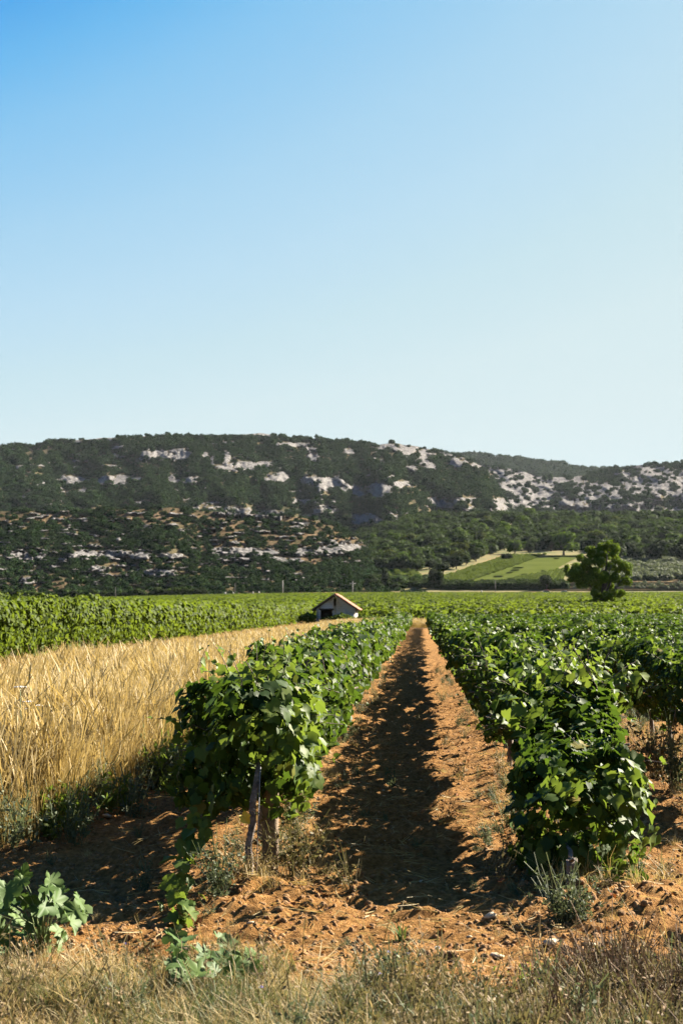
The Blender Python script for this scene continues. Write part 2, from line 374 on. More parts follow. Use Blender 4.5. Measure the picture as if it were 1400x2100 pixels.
# ------------------------------------------------------------------ scattering of uncountable growth
def scatter(name, pts, scl, rotz, idxs, variants, label=None, tilt=None, zscl=None, parent=None, color=None):
    """one object that sets copies of small plants on its points; kind = stuff"""
    n_ = len(pts)
    rot = np.zeros((n_, 3)); rot[:, 2] = rotz
    if tilt is not None: rot[:, :2] = tilt
    sv = np.repeat(np.asarray(scl, float)[:, None], 3, 1)
    if zscl is not None: sv[:, 2] *= zscl
    me = bpy.data.meshes.new(name); me.vertices.add(n_); me.vertices.foreach_set('co', np.asarray(pts, np.float32).ravel())
    for k, v, t in (('scl', sv, 'FLOAT_VECTOR'), ('rot', rot, 'FLOAT_VECTOR')):
        at = me.attributes.new(k, t, 'POINT'); at.data.foreach_set('vector', v.astype(np.float32).ravel())
    at = me.attributes.new('idx', 'INT', 'POINT'); at.data.foreach_set('value', np.asarray(idxs, np.int32))
    vc = bpy.data.collections.new(name + '_kinds')
    for i, vm in enumerate(variants):
        vo = bpy.data.objects.new('%s_kind_%02d' % (name, i), vm); vc.objects.link(vo)
        if color: vo.color = (*color, 1)
    g = bpy.data.node_groups.new(name, 'GeometryNodeTree')
    g.interface.new_socket('Geometry', in_out='INPUT', socket_type='NodeSocketGeometry')
    g.interface.new_socket('Geometry', in_out='OUTPUT', socket_type='NodeSocketGeometry')
    n, l = g.nodes, g.links
    gi = n.new('NodeGroupInput'); go = n.new('NodeGroupOutput')
    ci = n.new('GeometryNodeCollectionInfo'); ci.inputs['Collection'].default_value = vc
    ci.inputs['Separate Children'].default_value = True; ci.inputs['Reset Children'].default_value = True
    ip = n.new('GeometryNodeInstanceOnPoints'); ip.inputs['Pick Instance'].default_value = True
    def na(nm, t):
        a = n.new('GeometryNodeInputNamedAttribute'); a.data_type = t; a.inputs['Name'].default_value = nm; return a.outputs[0]
    l.new(gi.outputs[0], ip.inputs['Points']); l.new(ci.outputs[0], ip.inputs['Instance'])
    l.new(na('idx', 'INT'), ip.inputs['Instance Index'])
    l.new(na('rot', 'FLOAT_VECTOR'), ip.inputs['Rotation']); l.new(na('scl', 'FLOAT_VECTOR'), ip.inputs['Scale'])
    l.new(ip.outputs[0], go.inputs[0])
    o = obj(name, me, parent, kind='stuff', label=label)
    md = o.modifiers.new('scatter', 'NODES'); md.node_group = g
    return o

# --- leaf templates: petiole at the origin, tip at y=1, face normal +z
def leaf_template(kind, var=0):
    r = np.random.default_rng(100 + var)
    if kind == 'A':
        pts = [(0, 0.0), (.15, -.17), (.38, -.15), (.50, .04), (.47, .20), (.57, .34), (.50, .56), (.34, .62), (.20, .84), (0, 1.02)]
    elif kind == 'M':
        pts = [(0, 0.02), (.12, -.14), (.26, -.10), (.34, -.17), (.46, -.04), (.42, .06), (.34, .14), (.50, .20), (.60, .34), (.53, .44), (.50, .58), (.36, .56), (.24, .52), (.26, .72), (.16, .84), (.10, .96), (0, 1.0)]
    elif kind == 'B':
        pts = [(0, 0.02), (.30, -.18), (.52, .10), (.52, .52), (.22, .68), (0, 1.02)]
    elif kind == 'C':
        pts = [(0, -.02), (.50, .05), (.42, .62), (0, 1.0)]
    if kind == 'D':
        v = np.array([(0, -.1, 0), (.48, .42, .12), (0, 1.0, -.12), (-.48, .42, .12)]); return v, np.array([(0, 1, 2), (0, 2, 3)])
    right = pts; left = [(-x, y) for x, y in pts[1:-1]][::-1]
    out = np.array(right + left, float)
    out = out * (1 + .10 * (r.random(out.shape) - .5))
    c = np.array([[0, .30]])
    P2 = np.concatenate([c, out]); z = (.34 - .5 * (var % 2)) * np.abs(P2[:, 0]) ** 1.2 - .30 * np.clip(P2[:, 1] - .2, 0, None) ** 2 + .16 * (r.random(len(P2)) - .5)
    z[0] = -.04
    v = np.column_stack([P2, z]); v[:, 1] -= 0; n_ = len(out)
    return v, np.array([(0, 1 + i, 1 + (i + 1) % n_) for i in range(n_)])

def place_leaves(pos, nrm, tip, size, tmpl):
    """all leaves of one template -> verts, faces"""
    V, Fc = tmpl
    nrm = nrm / (np.linalg.norm(nrm, axis=1, keepdims=True) + 1e-9)
    tip = tip - (tip * nrm).sum(1, keepdims=True) * nrm; tip = tip / (np.linalg.norm(tip, axis=1, keepdims=True) + 1e-9)
    side = np.cross(tip, nrm)
    out = pos[:, None, :] + size[:, None, None] * (V[None, :, 0, None] * side[:, None] + V[None, :, 1, None] * tip[:, None] + V[None, :, 2, None] * nrm[:, None])
    fs = Fc[None] + (np.arange(len(pos)) * len(V))[:, None, None]
    return out.reshape(-1, 3), fs.reshape(-1, 3)

LEAF_A = [leaf_template('A', i) for i in range(6)]
LEAF_MESH = {mm.name: [mesh_np('leaf', V, Fc, [mm], {'tint': np.zeros(len(V))}) for V, Fc in LEAF_A] for mm in (M_LEAF, M_LEAF_YOUNG)}
LEAF_MESH[M_MALLOW.name] = [mesh_np('leaf', V, Fc, [M_MALLOW], {'tint': np.zeros(len(V))}) for V, Fc in [leaf_template('M', i) for i in range(6)]]

def leaf_cloud_mesh(name, groups, mats):
    """groups: list of (pos,nrm,tip,size,tint,template,mat index)"""
    Vs, Fs, Ts, Ms = [], [], [], []; off = 0
    for pos, nrm, tip, size, tint, tm, mi in groups:
        if len(pos) == 0: continue
        V, Fc = place_leaves(pos, nrm, tip, size, tm)
        Vs.append(V); Fs.append(Fc + off); off += len(V)
        Ts.append(np.repeat(tint, len(tm[0]))); Ms.append(np.full(len(Fc), mi))
    return mesh_np(name, np.concatenate(Vs), np.concatenate(Fs), mats, {'tint': np.concatenate(Ts)}, mat_idx=np.concatenate(Ms))

def single_leaf(parent, pos, nrm, tip, size, mm, k, rootloc=(0, 0, 0), tintlabel=None):
    n_ = Vector(nrm).normalized(); t_ = Vector(tip); t_ = (t_ - n_ * t_.dot(n_)).normalized(); s_ = t_.cross(n_)
    M = Matrix((s_, t_, n_)).transposed().to_4x4(); M.translation = Vector(pos) - Vector(rootloc)
    o = bpy.data.objects.new('leaf', LEAF_MESH[mm.name][k % 6]); COL.objects.link(o); o.parent = parent
    o.matrix_local = M @ Matrix.Scale(float(size), 4)
    return o

# ------------------------------------------------------------------ vine rows
def canopy_leaves(xc, y0, y1, dens, size, hw=.42, zb=.42, zt=1.5, seed=0, plant=1.15, shell=.72, clump=1.0, skew=0.0, taper=0.0):
    """positions and orientations of leaves in the trellised hedge of one row"""
    r = np.random.default_rng(seed); n_ = int((y1 - y0) * dens)
    y = r.uniform(y0, y1, n_); th = r.uniform(0, 2 * math.pi, n_)
    # fewer leaves underneath
    keep = ~((np.sin(th) < -.55) & (r.random(n_) < .45)); y, th = y[keep], th[keep]; n_ = len(y)
    e = .50
    hole = fbm(y * 2.3 + seed, th * 1.9, 71 + seed, 3, .6)
    k_ = ~((hole > .16) & (r.random(n_) < .80 * min(clump, 1))); y, th = y[k_], th[k_]; n_ = len(y)
    cx = np.sign(np.cos(th)) * np.abs(np.cos(th)) ** e; cz = np.sign(np.sin(th)) * np.abs(np.sin(th)) ** e
    rad = np.where(r.random(n_) < shell, 1 - .22 * r.random(n_) ** 1.5, np.sqrt(r.random(n_)) * .85)
    # every plant bulges and sags in its own way
    lump = 1 + clump * (.30 * fbm(y / plant * 1.1, th * .9 + seed, 11 + seed, 3, .6) + .22 * fbm(y * 2.8, th * 2.4, 13 + seed, 2))
    topv = zt + clump * .22 * fbm(y / plant, 0 * y, 21 + seed, 3, .6) - taper * (1 - sstep(y0 - .3, y0 + 2.8, y)); botv = zb + clump * .16 * fbm(y / plant, 0 * y + 9, 22 + seed, 2)
    wv = hw * (1 + clump * .22 * fbm(y / plant * .8, 0 * y + 4, 23 + seed, 3))
    zc = (topv + botv) / 2; hh = (topv - botv) / 2
    xo = cx * wv * rad * lump
    botv = botv + skew * np.clip(.5 + .5 * xo / hw, 0, 1.2); zc = (topv + botv) / 2; hh = (topv - botv) / 2
    x = xc + xo + .10 * clump * fbm(y / 2.5, 0 * y, 25 + seed, 2); z = zc + cz * hh * rad * lump
    end = np.minimum(y - y0, y1 - y); z = np.where(end < .35, zc + (z - zc) * (.82 + end * .5), z)
    pos = np.column_stack([x, y, np.maximum(z, .12) + ground_low(x, y)])
    nrm = np.column_stack([cx * 1.0, r.normal(0, .35, n_) - .15 * (y - y0 < .5) * 3, cz * .8 + .25]) + r.normal(0, .55, (n_, 3))
    tip = np.column_stack([cx * .5 + r.normal(0, .4, n_), r.normal(0, .5, n_), -1.0 + .3 * r.normal(0, 1, n_)])
    sz = size * (.55 + .75 * r.random(n_) ** 1.3)
    return pos, nrm, tip, sz, r.random(n_), (rad > .85) & (cz > -.6)

def shoot_leaves(starts, dirs, lens, seed, step=.055, size=.085, sag=.9):
    r = np.random.default_rng(seed); P, Nn, T, S, stems = [], [], [], [], []
    for s0, d0, L in zip(starts, dirs, lens):
        d = np.array(d0, float); d /= np.linalg.norm(d); p = np.array(s0, float); k = 0; line = [p.copy()]
        m = max(3, int(L / step))
        for i in range(m):
            d = d + np.array([r.normal(0, .07), r.normal(0, .07), -sag * step + r.normal(0, .04)]); d /= np.linalg.norm(d)
            p = p + d * step; 
            gzz = .05 + float(ground_low(p[0], p[1]))
            if p[2] < gzz: p[2] = gzz; d[2] = abs(d[2]) * .2
            line.append(p.copy())
            a = r.uniform(0, 6.28); o_ = np.array([math.cos(a), math.sin(a), r.uniform(-.2, .6)])
            P.append(p + o_ * .03); Nn.append(np.array([.25, -.15, .55]) + r.normal(0, .5, 3)); T.append(o_ + np.array([0, 0, -.6]))
            S.append(size * (1 - .62 * i / m) * r.uniform(.75, 1.2))
        stems.append(np.array(line))
    return np.array(P), np.array(Nn), np.array(T), np.array(S), stems

def trunk_mesh(seed, h=.62, r0=.035):
    r = np.random.default_rng(seed); mb = MB(); p = [np.array([0, 0, -.08])]; k = 7
    for i in range(1, k): p.append(np.array([p[-1][0] + r.normal(0, .012), p[-1][1] + r.normal(0, .014), -.08 + (h + .08) * i / (k - 1)]))
    rad = [r0 * 1.35, r0 * 1.05, r0, r0 * .92, r0 * .9, r0 * 1.0, r0 * 1.25]
    mb.tube(p, rad, 9, jit=.35)
    for s in (-1, 1):
        q = [p[-1] + np.array([0, 0, -.03]), p[-1] + np.array([.02, s * .18, .10]), p[-1] + np.array([0, s * .45, .15])]
        mb.tube(q, [r0 * .7, r0 * .5, r0 * .35], 7, jit=.3)
    return mb.build('trunk', [M_BARK], True)
TRUNKS = [trunk_mesh(i) for i in range(4)]

def vine_row(xc, y0, y1, label, group, seed, near_lod=20, mid_lod=60, singles=0, hw=.42, zb=.42, zt=1.5, trunks=0, extra=None, far_mat=None, shootn=1.0, dens=1.0, name='vine_row', skirt=False, skew=0.0, taper=0.0):
    base = (xc, y0, float(ground_low(xc, y0)))
    root = obj(name, None, loc=base, label=label, cat='vine row', group=group)
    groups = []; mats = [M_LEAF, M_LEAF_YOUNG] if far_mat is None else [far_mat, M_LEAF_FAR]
    sing = []
    if y0 < near_lod:
        a = canopy_leaves(xc, y0, near_lod, 1500 * dens, .086, hw, zb, zt, seed, skew=skew, taper=taper)
        if singles:
            vis = a[5] & ((a[0][:, 1] < y0 + .8) | (np.sign(-xc) * (a[0][:, 0] - xc) > -.02) | (a[0][:, 2] > zt - .25))
            order = np.argsort(a[0][:, 1] + 100 * ~vis - a[3] * 12)[:int(singles * .8)]
            mk = np.zeros(len(a[3]), bool); mk[order] = True
            for i in order: sing.append((a[0][i], a[1][i], a[2][i], a[3][i], M_LEAF))
        else: mk = np.zeros(len(a[3]), bool)
        for v in range(3):
            q = ~mk & (np.arange(len(mk)) % 3 == v)
            groups.append((a[0][q], a[1][q], a[2][q], a[3][q], a[4][q], leaf_template('B', v), 0))
    m0 = max(y0, near_lod)
    if m0 < min(y1, mid_lod):
        a = canopy_leaves(xc, m0, min(y1, mid_lod), 640 * dens, .140, hw, zb, zt, seed + 1, skew=skew)
        for v in range(2):
            q = (np.arange(len(a[3])) % 2 == v); groups.append((a[0][q], a[1][q], a[2][q], a[3][q], a[4][q], leaf_template('C', v), 0))
    f0 = max(y0, mid_lod)
    if f0 < y1:
        a = canopy_leaves(xc, f0, y1, 170 * dens, .24, hw, zb, zt, seed + 2, skew=skew)
        groups.append((*a[:5], leaf_template('D'), 0))
    if skirt:   # canes that sprawl to the ground at the near end
        for c0, z0_, z1_, w_, n_, sd in ((xc - .04, .08, .70, .33, 620, 1), (xc + .10, .12, .95, .31, 520, 2)) if skirt is True else ((xc + .06, .60, 1.38, .31, 520, 1), (xc + .17, .62, 1.25, .27, 380, 2)):
            a = canopy_leaves(c0, y0 - .45, y0 + 1.3, n_ / 1.75 * 1.6, .088, w_, z0_, z1_, seed + 40 + sd)
            groups.append((*a[:5], leaf_template('B', sd), sd - 1))
    # shoots that break the outline
    r = np.random.default_rng(seed + 5); st, dr, ln = [], [], []
    ns = int((min(y1, 60) - y0) * 5.0 * shootn)
    for i in range(max(ns, 0)):
        yy = y0 + (min(y1, 60) - y0) * r.random() ** 1.5; s = r.choice([-1, 1])
        if r.random() < .62: st.append((xc + r.normal(0, .22), yy, zt - .12)); dr.append((r.normal(0, .5), r.normal(0, .4), 1)); ln.append(r.uniform(.16, .42))
        else: st.append((xc + s * hw * .8, yy, r.uniform(.8, zt - .1))); dr.append((s, r.normal(0, .3), r.uniform(-.1, .6))); ln.append(r.uniform(.2, .5))
    if len(st):
        st = np.array(st); st[:, 2] += ground_low(st[:, 0], st[:, 1])
        P, Nn, T, S, stems = shoot_leaves(st, dr, ln, seed + 6)
        groups.append((P, Nn, T, S, r.random(len(S)), leaf_template('B', 4), 1))
        mb = MB()
        for q in stems:
            if q[0][1] < 22: mb.tube(q, .0035, 3, cap=False)
        if mb.n: s_ = obj('shoot', mb.build('shoot', [M_BARK]), root); s_.location = tuple(-Vector(base)); s_['kind'] = 'stuff'
    if extra:
        for (P, Nn, T, S, mm) in extra:
            for i in range(len(S)): sing.append((P[i], Nn[i], T[i], S[i], mm))
    fo = obj('foliage', leaf_cloud_mesh('foliage', groups, mats), root, kind='stuff'); fo.location = tuple(-Vector(base))
    sing = sorted(sing, key=lambda q: q[0][1] - (5 if q[4] is not M_LEAF else 0))
    for k, (p, nn, tt, ss, mm) in enumerate(sing[:300]): single_leaf(root, p, nn, tt, ss, mm, k, base)
    for k in range(trunks):
        yy = y0 + (1.3 if skirt else .12) + k * 1.15
        t = obj('trunk', TRUNKS[k % 4], root, (0 + r.normal(0, .03), yy - y0, float(gz(xc, yy)) - base[2] - .02), (0, 0, r.uniform(0, 6)))
    return root

# left row with its sprawling runner that creeps out onto the bare ground
r_ = np.random.default_rng(5)
def pxpt(px, py, d): return W(px, py, d)
run_pts = [(400, 1660, 9.9), (392, 1700, 9.7), (385, 1750, 9.4), (378, 1800, 9.15), (372, 1850, 8.85), (382, 1895, 8.6)]
runP, runN, runT, runS = [], [], [], []
for k in range(58):
    f = k / 58 * (len(run_pts) - 1); i = int(f); g = f - i
    a = np.array(run_pts[i]) * (1 - g) + np.array(run_pts[min(i + 1, 5)]) * g
    p = W(a[0] + r_.normal(0, 17), a[1] + r_.normal(0, 10), a[2] + r_.normal(0, .05)); p[2] = max(p[2], .05)
    runP.append(p); runN.append(np.array([.3, -.45, .6]) + r_.normal(0, .5, 3)); runT.append(np.array([r_.normal(0, .6), -.4, -.7])); runS.append(r_.uniform(.05, .115))
low = []
for (px, py, s) in [(370, 1925, .15), (400, 1945, .12), (352, 1965, .12), (430, 1955, .12), (470, 1960, .14), (500, 1950, .19), (395, 1975, .14), (350, 1940, .11), (445, 1915, .09), (475, 1925, .12), (515, 1975, .10), (420, 1990, .13), (375, 1990, .10), (490, 1985, .12), (450, 1985, .10), (355, 1905, .13)]:
    d = 2917 * 1.80 / (py - 1250); p = W(px, py, d); p[2] = max(p[2], .07); low.append((p, np.array([.25, -.35, .8]) + r_.normal(0, .3, 3), np.array([r_.normal(0, .7), -.6, -.3]), s))
exL = [(np.array(runP), np.array(runN), np.array(runT), np.array(runS), M_LEAF_YOUNG),
       (np.array([q[0] for q in low]), np.array([q[1] for q in low]), np.array([q[2] for q in low]), np.array([q[3] for q in low]), M_MALLOW)]
# bulging shoots on the near end of the left row
def bulge(cpx, cpy, d, rx, rz, ry, n_, size, seed, mm=M_LEAF, nb=(.2, -.7, .35)):
    r = np.random.default_rng(seed); c = W(cpx, cpy, d); q = r.normal(0, 1, (n_, 3)); q /= np.linalg.norm(q, axis=1, keepdims=True)
    q *= (r.random((n_, 1)) ** .45)
    P = c + q * np.array([rx, ry, rz]); return (P, q * np.array([1, .8, .9]) + np.array(nb) + r.normal(0, .3, (n_, 3)), np.column_stack([r.normal(0, .5, n_), r.normal(0, .4, n_), -np.ones(n_)]), size * r.uniform(.6, 1.25, n_), mm)
exL += [bulge(425, 1440, 10.3, .20, .22, .18, 26, .10, 1), bulge(440, 1560, 10.1, .22, .22, .2, 22, .11, 2, M_LEAF_YOUNG), bulge(408, 1420, 10.5, .12, .22, .12, 26, .085, 4), bulge(430, 1610, 10.1, .22, .16, .2, 44, .09, 5), bulge(600, 1590, 9.9, .2, .16, .2, 34, .085, 6), bulge(500, 1600, 9.9, .2, .14, .2, 34, .085, 7), bulge(560, 1520, 9.8, .2, .30, .15, 30, .10, 3, M_LEAF_YOUNG)]
ROW_L = vine_row(-1.26, 10.0, 141, 'vine row on the left of the shaded dirt alley, over the wooden end post', 'vine rows around the dirt alley', 10, singles=210, trunks=12, extra=exL, shootn=1.4, hw=.34, zb=.5, zt=1.5, skew=.15, skirt='high')
exR = [bulge(1140, 1740, 9.7, .28, .2, .2, 34, .12, 11), bulge(1250, 1730, 9.9, .24, .2, .2, 26, .10, 12, M_LEAF_YOUNG), bulge(1060, 1450, 11.0, .22, .12, .5, 22, .10, 13, M_LEAF_YOUNG), bulge(1270, 1610, 10.1, .16, .3, .2, 26, .12, 14), bulge(1285, 1400, 12.2, .14, .25, .15, 18, .09, 15, M_LEAF_YOUNG)]
ROW_R = vine_row(1.10, 10.0, 141, 'vine row right of the sunlit strip, drooping to the ground at its near end', 'vine rows around the dirt alley', 20, singles=200, trunks=12, extra=exR, shootn=1.3, hw=.36, zb=.52, zt=1.50, skirt=True, skew=.5, taper=.72)
ROW_3 = vine_row(3.32, 12.5, 141, 'next vine row to the right, behind the drooping one, weeds at its foot', 'vine rows around the dirt alley', 30, near_lod=24, singles=370, trunks=8, hw=.37, zb=.50, zt=1.44, skew=.5)
lab = ['third vine row right of the alley, cut off at the photo edge', 'fourth vine row right of the alley, only its sunlit top showing']
for k in range(3, 13):
    xc = 1.10 + 2.24 * (k - 1)
    y0 = max(14, xc / .215)
    vine_row(xc, y0, 141 + 2 * (k % 3), lab[k - 3] if k < 5 else '%s vine row right of the alley, its leafy top merging into the green plain' % ['fifth', 'sixth', 'seventh', 'eighth', 'ninth', 'tenth', 'eleventh', 'twelfth'][k - 5], 'vine rows around the dirt alley' if k < 5 else 'far vine rows merging on the right', 30 + 10 * k,
             near_lod=24, mid_lod=60, singles=0, hw=.36, zb=.5, zt=1.42, skew=.4, shootn=.4, dens=1.0 if k < 5 else .8)

# left block behind the dry grass
for k in range(9):
    xc = -13.3 - 2.3 * k
    vine_row(xc, 26 if k == 0 else 34 + 6 * k, 168, 'tall leafy vine row edging the left block behind the dry grass' if k == 0 else '%s vine row of the left block counted from the dry grass, only its top showing' % ['second', 'third', 'fourth', 'fifth', 'sixth', 'seventh', 'eighth', 'ninth'][k - 1], 'vine rows of the left block', 300 + 10 * k,
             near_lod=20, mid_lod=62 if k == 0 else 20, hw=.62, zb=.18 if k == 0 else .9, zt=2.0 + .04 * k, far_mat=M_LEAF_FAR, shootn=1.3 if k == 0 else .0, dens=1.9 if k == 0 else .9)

# far vineyard, hundreds of rows that read as one mass
def seg_mesh(seed):
    a = canopy_leaves(0, 0, 10, 42, .5, .62, .3, 1.55, seed, clump=1.2)
    p = a[0].copy(); p[:, 2] -= ground_low(a[0][:, 0], a[0][:, 1]); p = p[:, [1, 0, 2]]; nn = a[1][:, [1, 0, 2]]; tt = a[2][:, [1, 0, 2]]
    p[:, 0] -= 5
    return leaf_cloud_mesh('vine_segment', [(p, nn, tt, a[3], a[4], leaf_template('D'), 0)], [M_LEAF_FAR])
SEGS = [seg_mesh(900 + i) for i in range(4)]
pts, rz = [], []
yy = 158.0
while yy < 690:
    x0, x1 = yy * (-200 - 861) / 2917, yy * (1600 - 861) / 2917
    xs = np.arange(x0, x1, 9.6) + rng.uniform(-2, 2)
    for x in xs:
        if yy < 172 and x < -5: continue
        if abs(yy - 470) < 7 and x > 20: continue       # a farm track leaves a dark gap
        if abs(yy - 262) < 5 and x > 45: continue
        if abs(x - 32) < 4 and abs(yy - 250) < 5: continue
        pts.append((x, yy + rng.normal(0, .25))); rz.append(rng.choice([0, math.pi]) + rng.normal(0, .01))
    yy += 2.6 if yy < 330 else 3.4
pts = np.array(pts); P3 = np.column_stack([pts, ground_low(pts[:, 0], pts[:, 1])])
scatter('far_vineyard', P3, rng.uniform(.92, 1.12, len(P3)), rz, rng.integers(0, 4, len(P3)), SEGS, 'bright green far vineyard filling the valley floor up to the road')
print('rows done')

# ------------------------------------------------------------------ tree and bush meshes
def fol_sphere(c, rad, n_, size, seed, flat=.85):
    r = np.random.default_rng(seed); q = r.normal(0, 1, (n_, 3)); q /= np.linalg.norm(q, axis=1, keepdims=True)
    rr = np.where(r.random(n_) < .75, 1 - .2 * r.random(n_), r.random(n_) ** .5)
    lump = 1 + .22 * fbm(q[:, 0] * 2.2 + seed, q[:, 1] * 2.2 + q[:, 2] * 1.7, seed, 2)
    P = np.asarray(c) + q * (rr * lump)[:, None] * rad * np.array([1, 1, flat])
    return P, q + np.array([0, 0, .25]) + r.normal(0, .45, (n_, 3)), r.normal(0, 1, (n_, 3)), size * r.uniform(.6, 1.3, n_), r.random(n_)

def crown_mesh(lobes, per_area, size, seed, mm, name='crown'):
    """lobes: (x,y,z,r) list"""
    gs = []
    for i, (x, y, z, rad) in enumerate(lobes):
        n_ = max(12, int(per_area * rad * rad)); a = fol_sphere((x, y, z), rad, n_, size, seed + i)
        gs.append((*a, leaf_template('D'), 0))
    return leaf_cloud_mesh(name, gs, [mm])

def split_lobes(L, m, seed, k=.55):
    r = np.random.default_rng(seed); o = []
    for x, y, z, q in L:
        for _ in range(m):
            d = r.normal(0, 1, 3); d /= np.linalg.norm(d); d *= q * r.uniform(.45, .85); o.append((x + d[0], y + d[1], z + d[2] * .9, q * k * r.uniform(.7, 1.2)))
    return o
def generic_tree(seed, shape='round'):
    """unit tree: about 1 high, 1 wide"""
    r = np.random.default_rng(seed); L = []
    m = 9 if shape == 'round' else 12
    L.append((0, 0, .55, .30))
    for i in range(m):
        a = r.uniform(0, 6.28); rr = r.uniform(.12, .34); z = r.uniform(.28, .82)
        L.append((math.cos(a) * rr * (1.15 - .5 * z), math.sin(a) * rr * (1.15 - .5 * z), z, r.uniform(.13, .22)))
    if shape == 'low': L = [(x * 1.2, y * 1.2, z * .8, q) for x, y, z, q in L]
    return crown_mesh(L, 4200, .078, seed, M_TREE)
def generic_trunk(seed):
    r = np.random.default_rng(seed); mb = MB(); p = [(0, 0, -.05), (r.normal(0, .01), 0, .18), (r.normal(0, .03), r.normal(0, .02), .45), (r.normal(0, .04), r.normal(0, .03), .7)]
    mb.tube(p, [.05, .035, .026, .012], 7, jit=.2)
    for i in range(4):
        a = r.uniform(0, 6.28); mb.tube([p[1], (math.cos(a) * .14, math.sin(a) * .14, .42), (math.cos(a) * .25, math.sin(a) * .25, .62)], [.02, .014, .006], 5)
    return mb.build('trunk', [M_TRUNK], True)
CROWNS = [generic_tree(40 + i, ['round', 'round', 'low', 'round', 'low'][i]) for i in range(5)]
GTR = [generic_trunk(i) for i in range(3)]

def ground_at(px, py, dmin=150, dmax=1700):
    """where the ground is met along the ray of a photo pixel"""
    d = np.concatenate([np.arange(dmin, 700, 5), np.arange(700, dmax, 4)]); P = W(np.full_like(d, px), np.full_like(d, py), d)
    s = P[:, 2] - ground_low(P[:, 0], P[:, 1]); k = np.where(s <= 0)[0]
    return P[k[0]] if len(k) else None

def tree(px, py, wpx, hpx, label, group, color, k, name='tree', d=None):
    P = ground_at(px, py) if d is None else W(px, py, d)
    if P is None: return None
    if d is not None: P[2] = ground_low(P[0], P[1]) if d < 730 else P[2]
    s = P[1] / 2917
    root = obj(name, None, loc=tuple(P), label=label, cat='tree', group=group, rot=(0, 0, (k * 2.399) % 6.28))
    c = obj('crown', CROWNS[k % 5], root); t = obj('trunk', GTR[k % 3], root)
    c.scale = (wpx * s * 1.1, wpx * s * 1.1, hpx * s * 1.05); t.scale = (wpx * s, wpx * s, hpx * s)
    c.color = (*color, 1); return root

DK = (.55, .6, .55); MD = (1.0, 1.0, .8); LT = (1.9, 1.9, 1.1); GY = (1.5, 1.6, 1.6); OL = (1.7, 1.4, 1.0)
special = [
 (762, 1208, 40, 32, 'wide dark rounded tree just right of the hut roof, at the road', DK), (790, 1208, 26, 46, 'tall narrow dark tree at the road, right of the wide rounded one', DK),
 (893, 1209, 34, 50, 'dark upright tree at the lower corner of the sloping green fields', DK), (668, 1208, 30, 42, 'light green feathery tree above the hut, by the road', GY),
 (822, 1204, 42, 28, 'low grey green bushy tree between the road and the sloping fields', GY), (856, 1200, 26, 24, 'small grey olive toned tree left of the dark upright tree', GY),
 (1120, 1211, 38, 34, 'small round dark tree standing alone by the road left of the big tree', DK), (575, 1210, 60, 36, 'very broad dark tree clump behind the pole on the left', DK),
 (620, 1208, 34, 32, 'round dark tree just left of the light green feathery one', DK), (545, 1210, 40, 26, 'dark squat tree at the left end of the dark clump', DK),
 (505, 1211, 34, 28, 'green tree left of the dark clump, near two white markers', MD), (460, 1212, 32, 30, 'dark tree behind the two leftmost white markers', DK),
 (432, 1213, 30, 24, 'rounded green tree left of the two white markers', MD), (349, 1217, 36, 34, 'lit green tree standing at the foot of the dry slope', MD),
 (385, 1217, 26, 22, 'small dark tree right of the lit green tree at the slope foot', DK), (725, 1196, 26, 22, 'small round tree behind the hut roof, before the green field', MD),
 (690, 1178, 44, 28, 'broad dark tree above the small left fields', DK), (645, 1176, 30, 26, 'green rounded tree on the slope above the hut', MD),
 (1000, 1125, 42, 34, 'bright green rounded tree on the wood edge above the beige track', LT), (1055, 1136, 30, 34, 'yellow green tree where the vineyard slope meets the wood', LT),
 (1085, 1138, 26, 28, 'dark green tree right of the yellow green one on the wood edge', DK), (1155, 1140, 60, 52, 'large light green tree at the top corner of the pale field', LT),
 (1040, 1150, 24, 18, 'little dark bush at the top of the beige track', DK), (975, 1152, 34, 30, 'mid green tree on the upper left border of the beige track', MD),
 (935, 1168, 32, 34, 'dark tree half way along the beige track', DK), (955, 1160, 26, 26, 'rounded tree between two others along the beige track', MD),
 (985, 1140, 36, 30, 'green tree over the middle of the beige track', MD), (908, 1178, 30, 30, 'dark tree at the low end of the beige track', DK),
 (1345, 1158, 62, 52, 'broad dark rounded tree over the grey green grove', DK), (1300, 1155, 44, 40, 'dark tree directly right of the big lone tree top', DK),
 (1398, 1160, 46, 46, 'dark tree at the edge of the photo above the grove', DK), (1262, 1150, 60, 50, 'dark tree behind the top of the big lone tree', DK),
 (1110, 1118, 40, 34, 'green tree high in the wood left of the big light green one', MD), (1210, 1140, 44, 40, 'dark tree behind the left side of the big lone tree', DK),
 (880, 1168, 30, 26, 'dark tree left of the start of the beige track', DK), (855, 1172, 34, 28, 'mid green tree above the strip of small fields', MD),
]
for i, (px, py, w_, h_, lb, c) in enumerate(special): tree(px, py, w_, h_, lb, 'trees along the road and fields', c, i)
r_ = np.random.default_rng(15)
for k in range(34):
    px = -20 + 450 * (k + r_.uniform(-.4, .4)) / 34; c = [DK, MD, LT, GY][int(r_.choice(4, p=[.35, .35, .15, .15]))]
    cw = 'dark' if c is DK else 'mid green' if c is MD else 'bright green' if c is LT else 'grey green'
    z_ = 'at the far left edge' if px < 60 else 'left of the faint pole' if px < 225 else 'right of the faint pole' if px < 330 else 'near the left end of the road'
    tree(px, 1221 - 5 * px / 400, r_.uniform(18, 34), r_.uniform(15, 28), '%s tree under the dry slope, %s' % (cw, z_), 'trees at the foot of the dry slope', c, 200 + k, d=722)
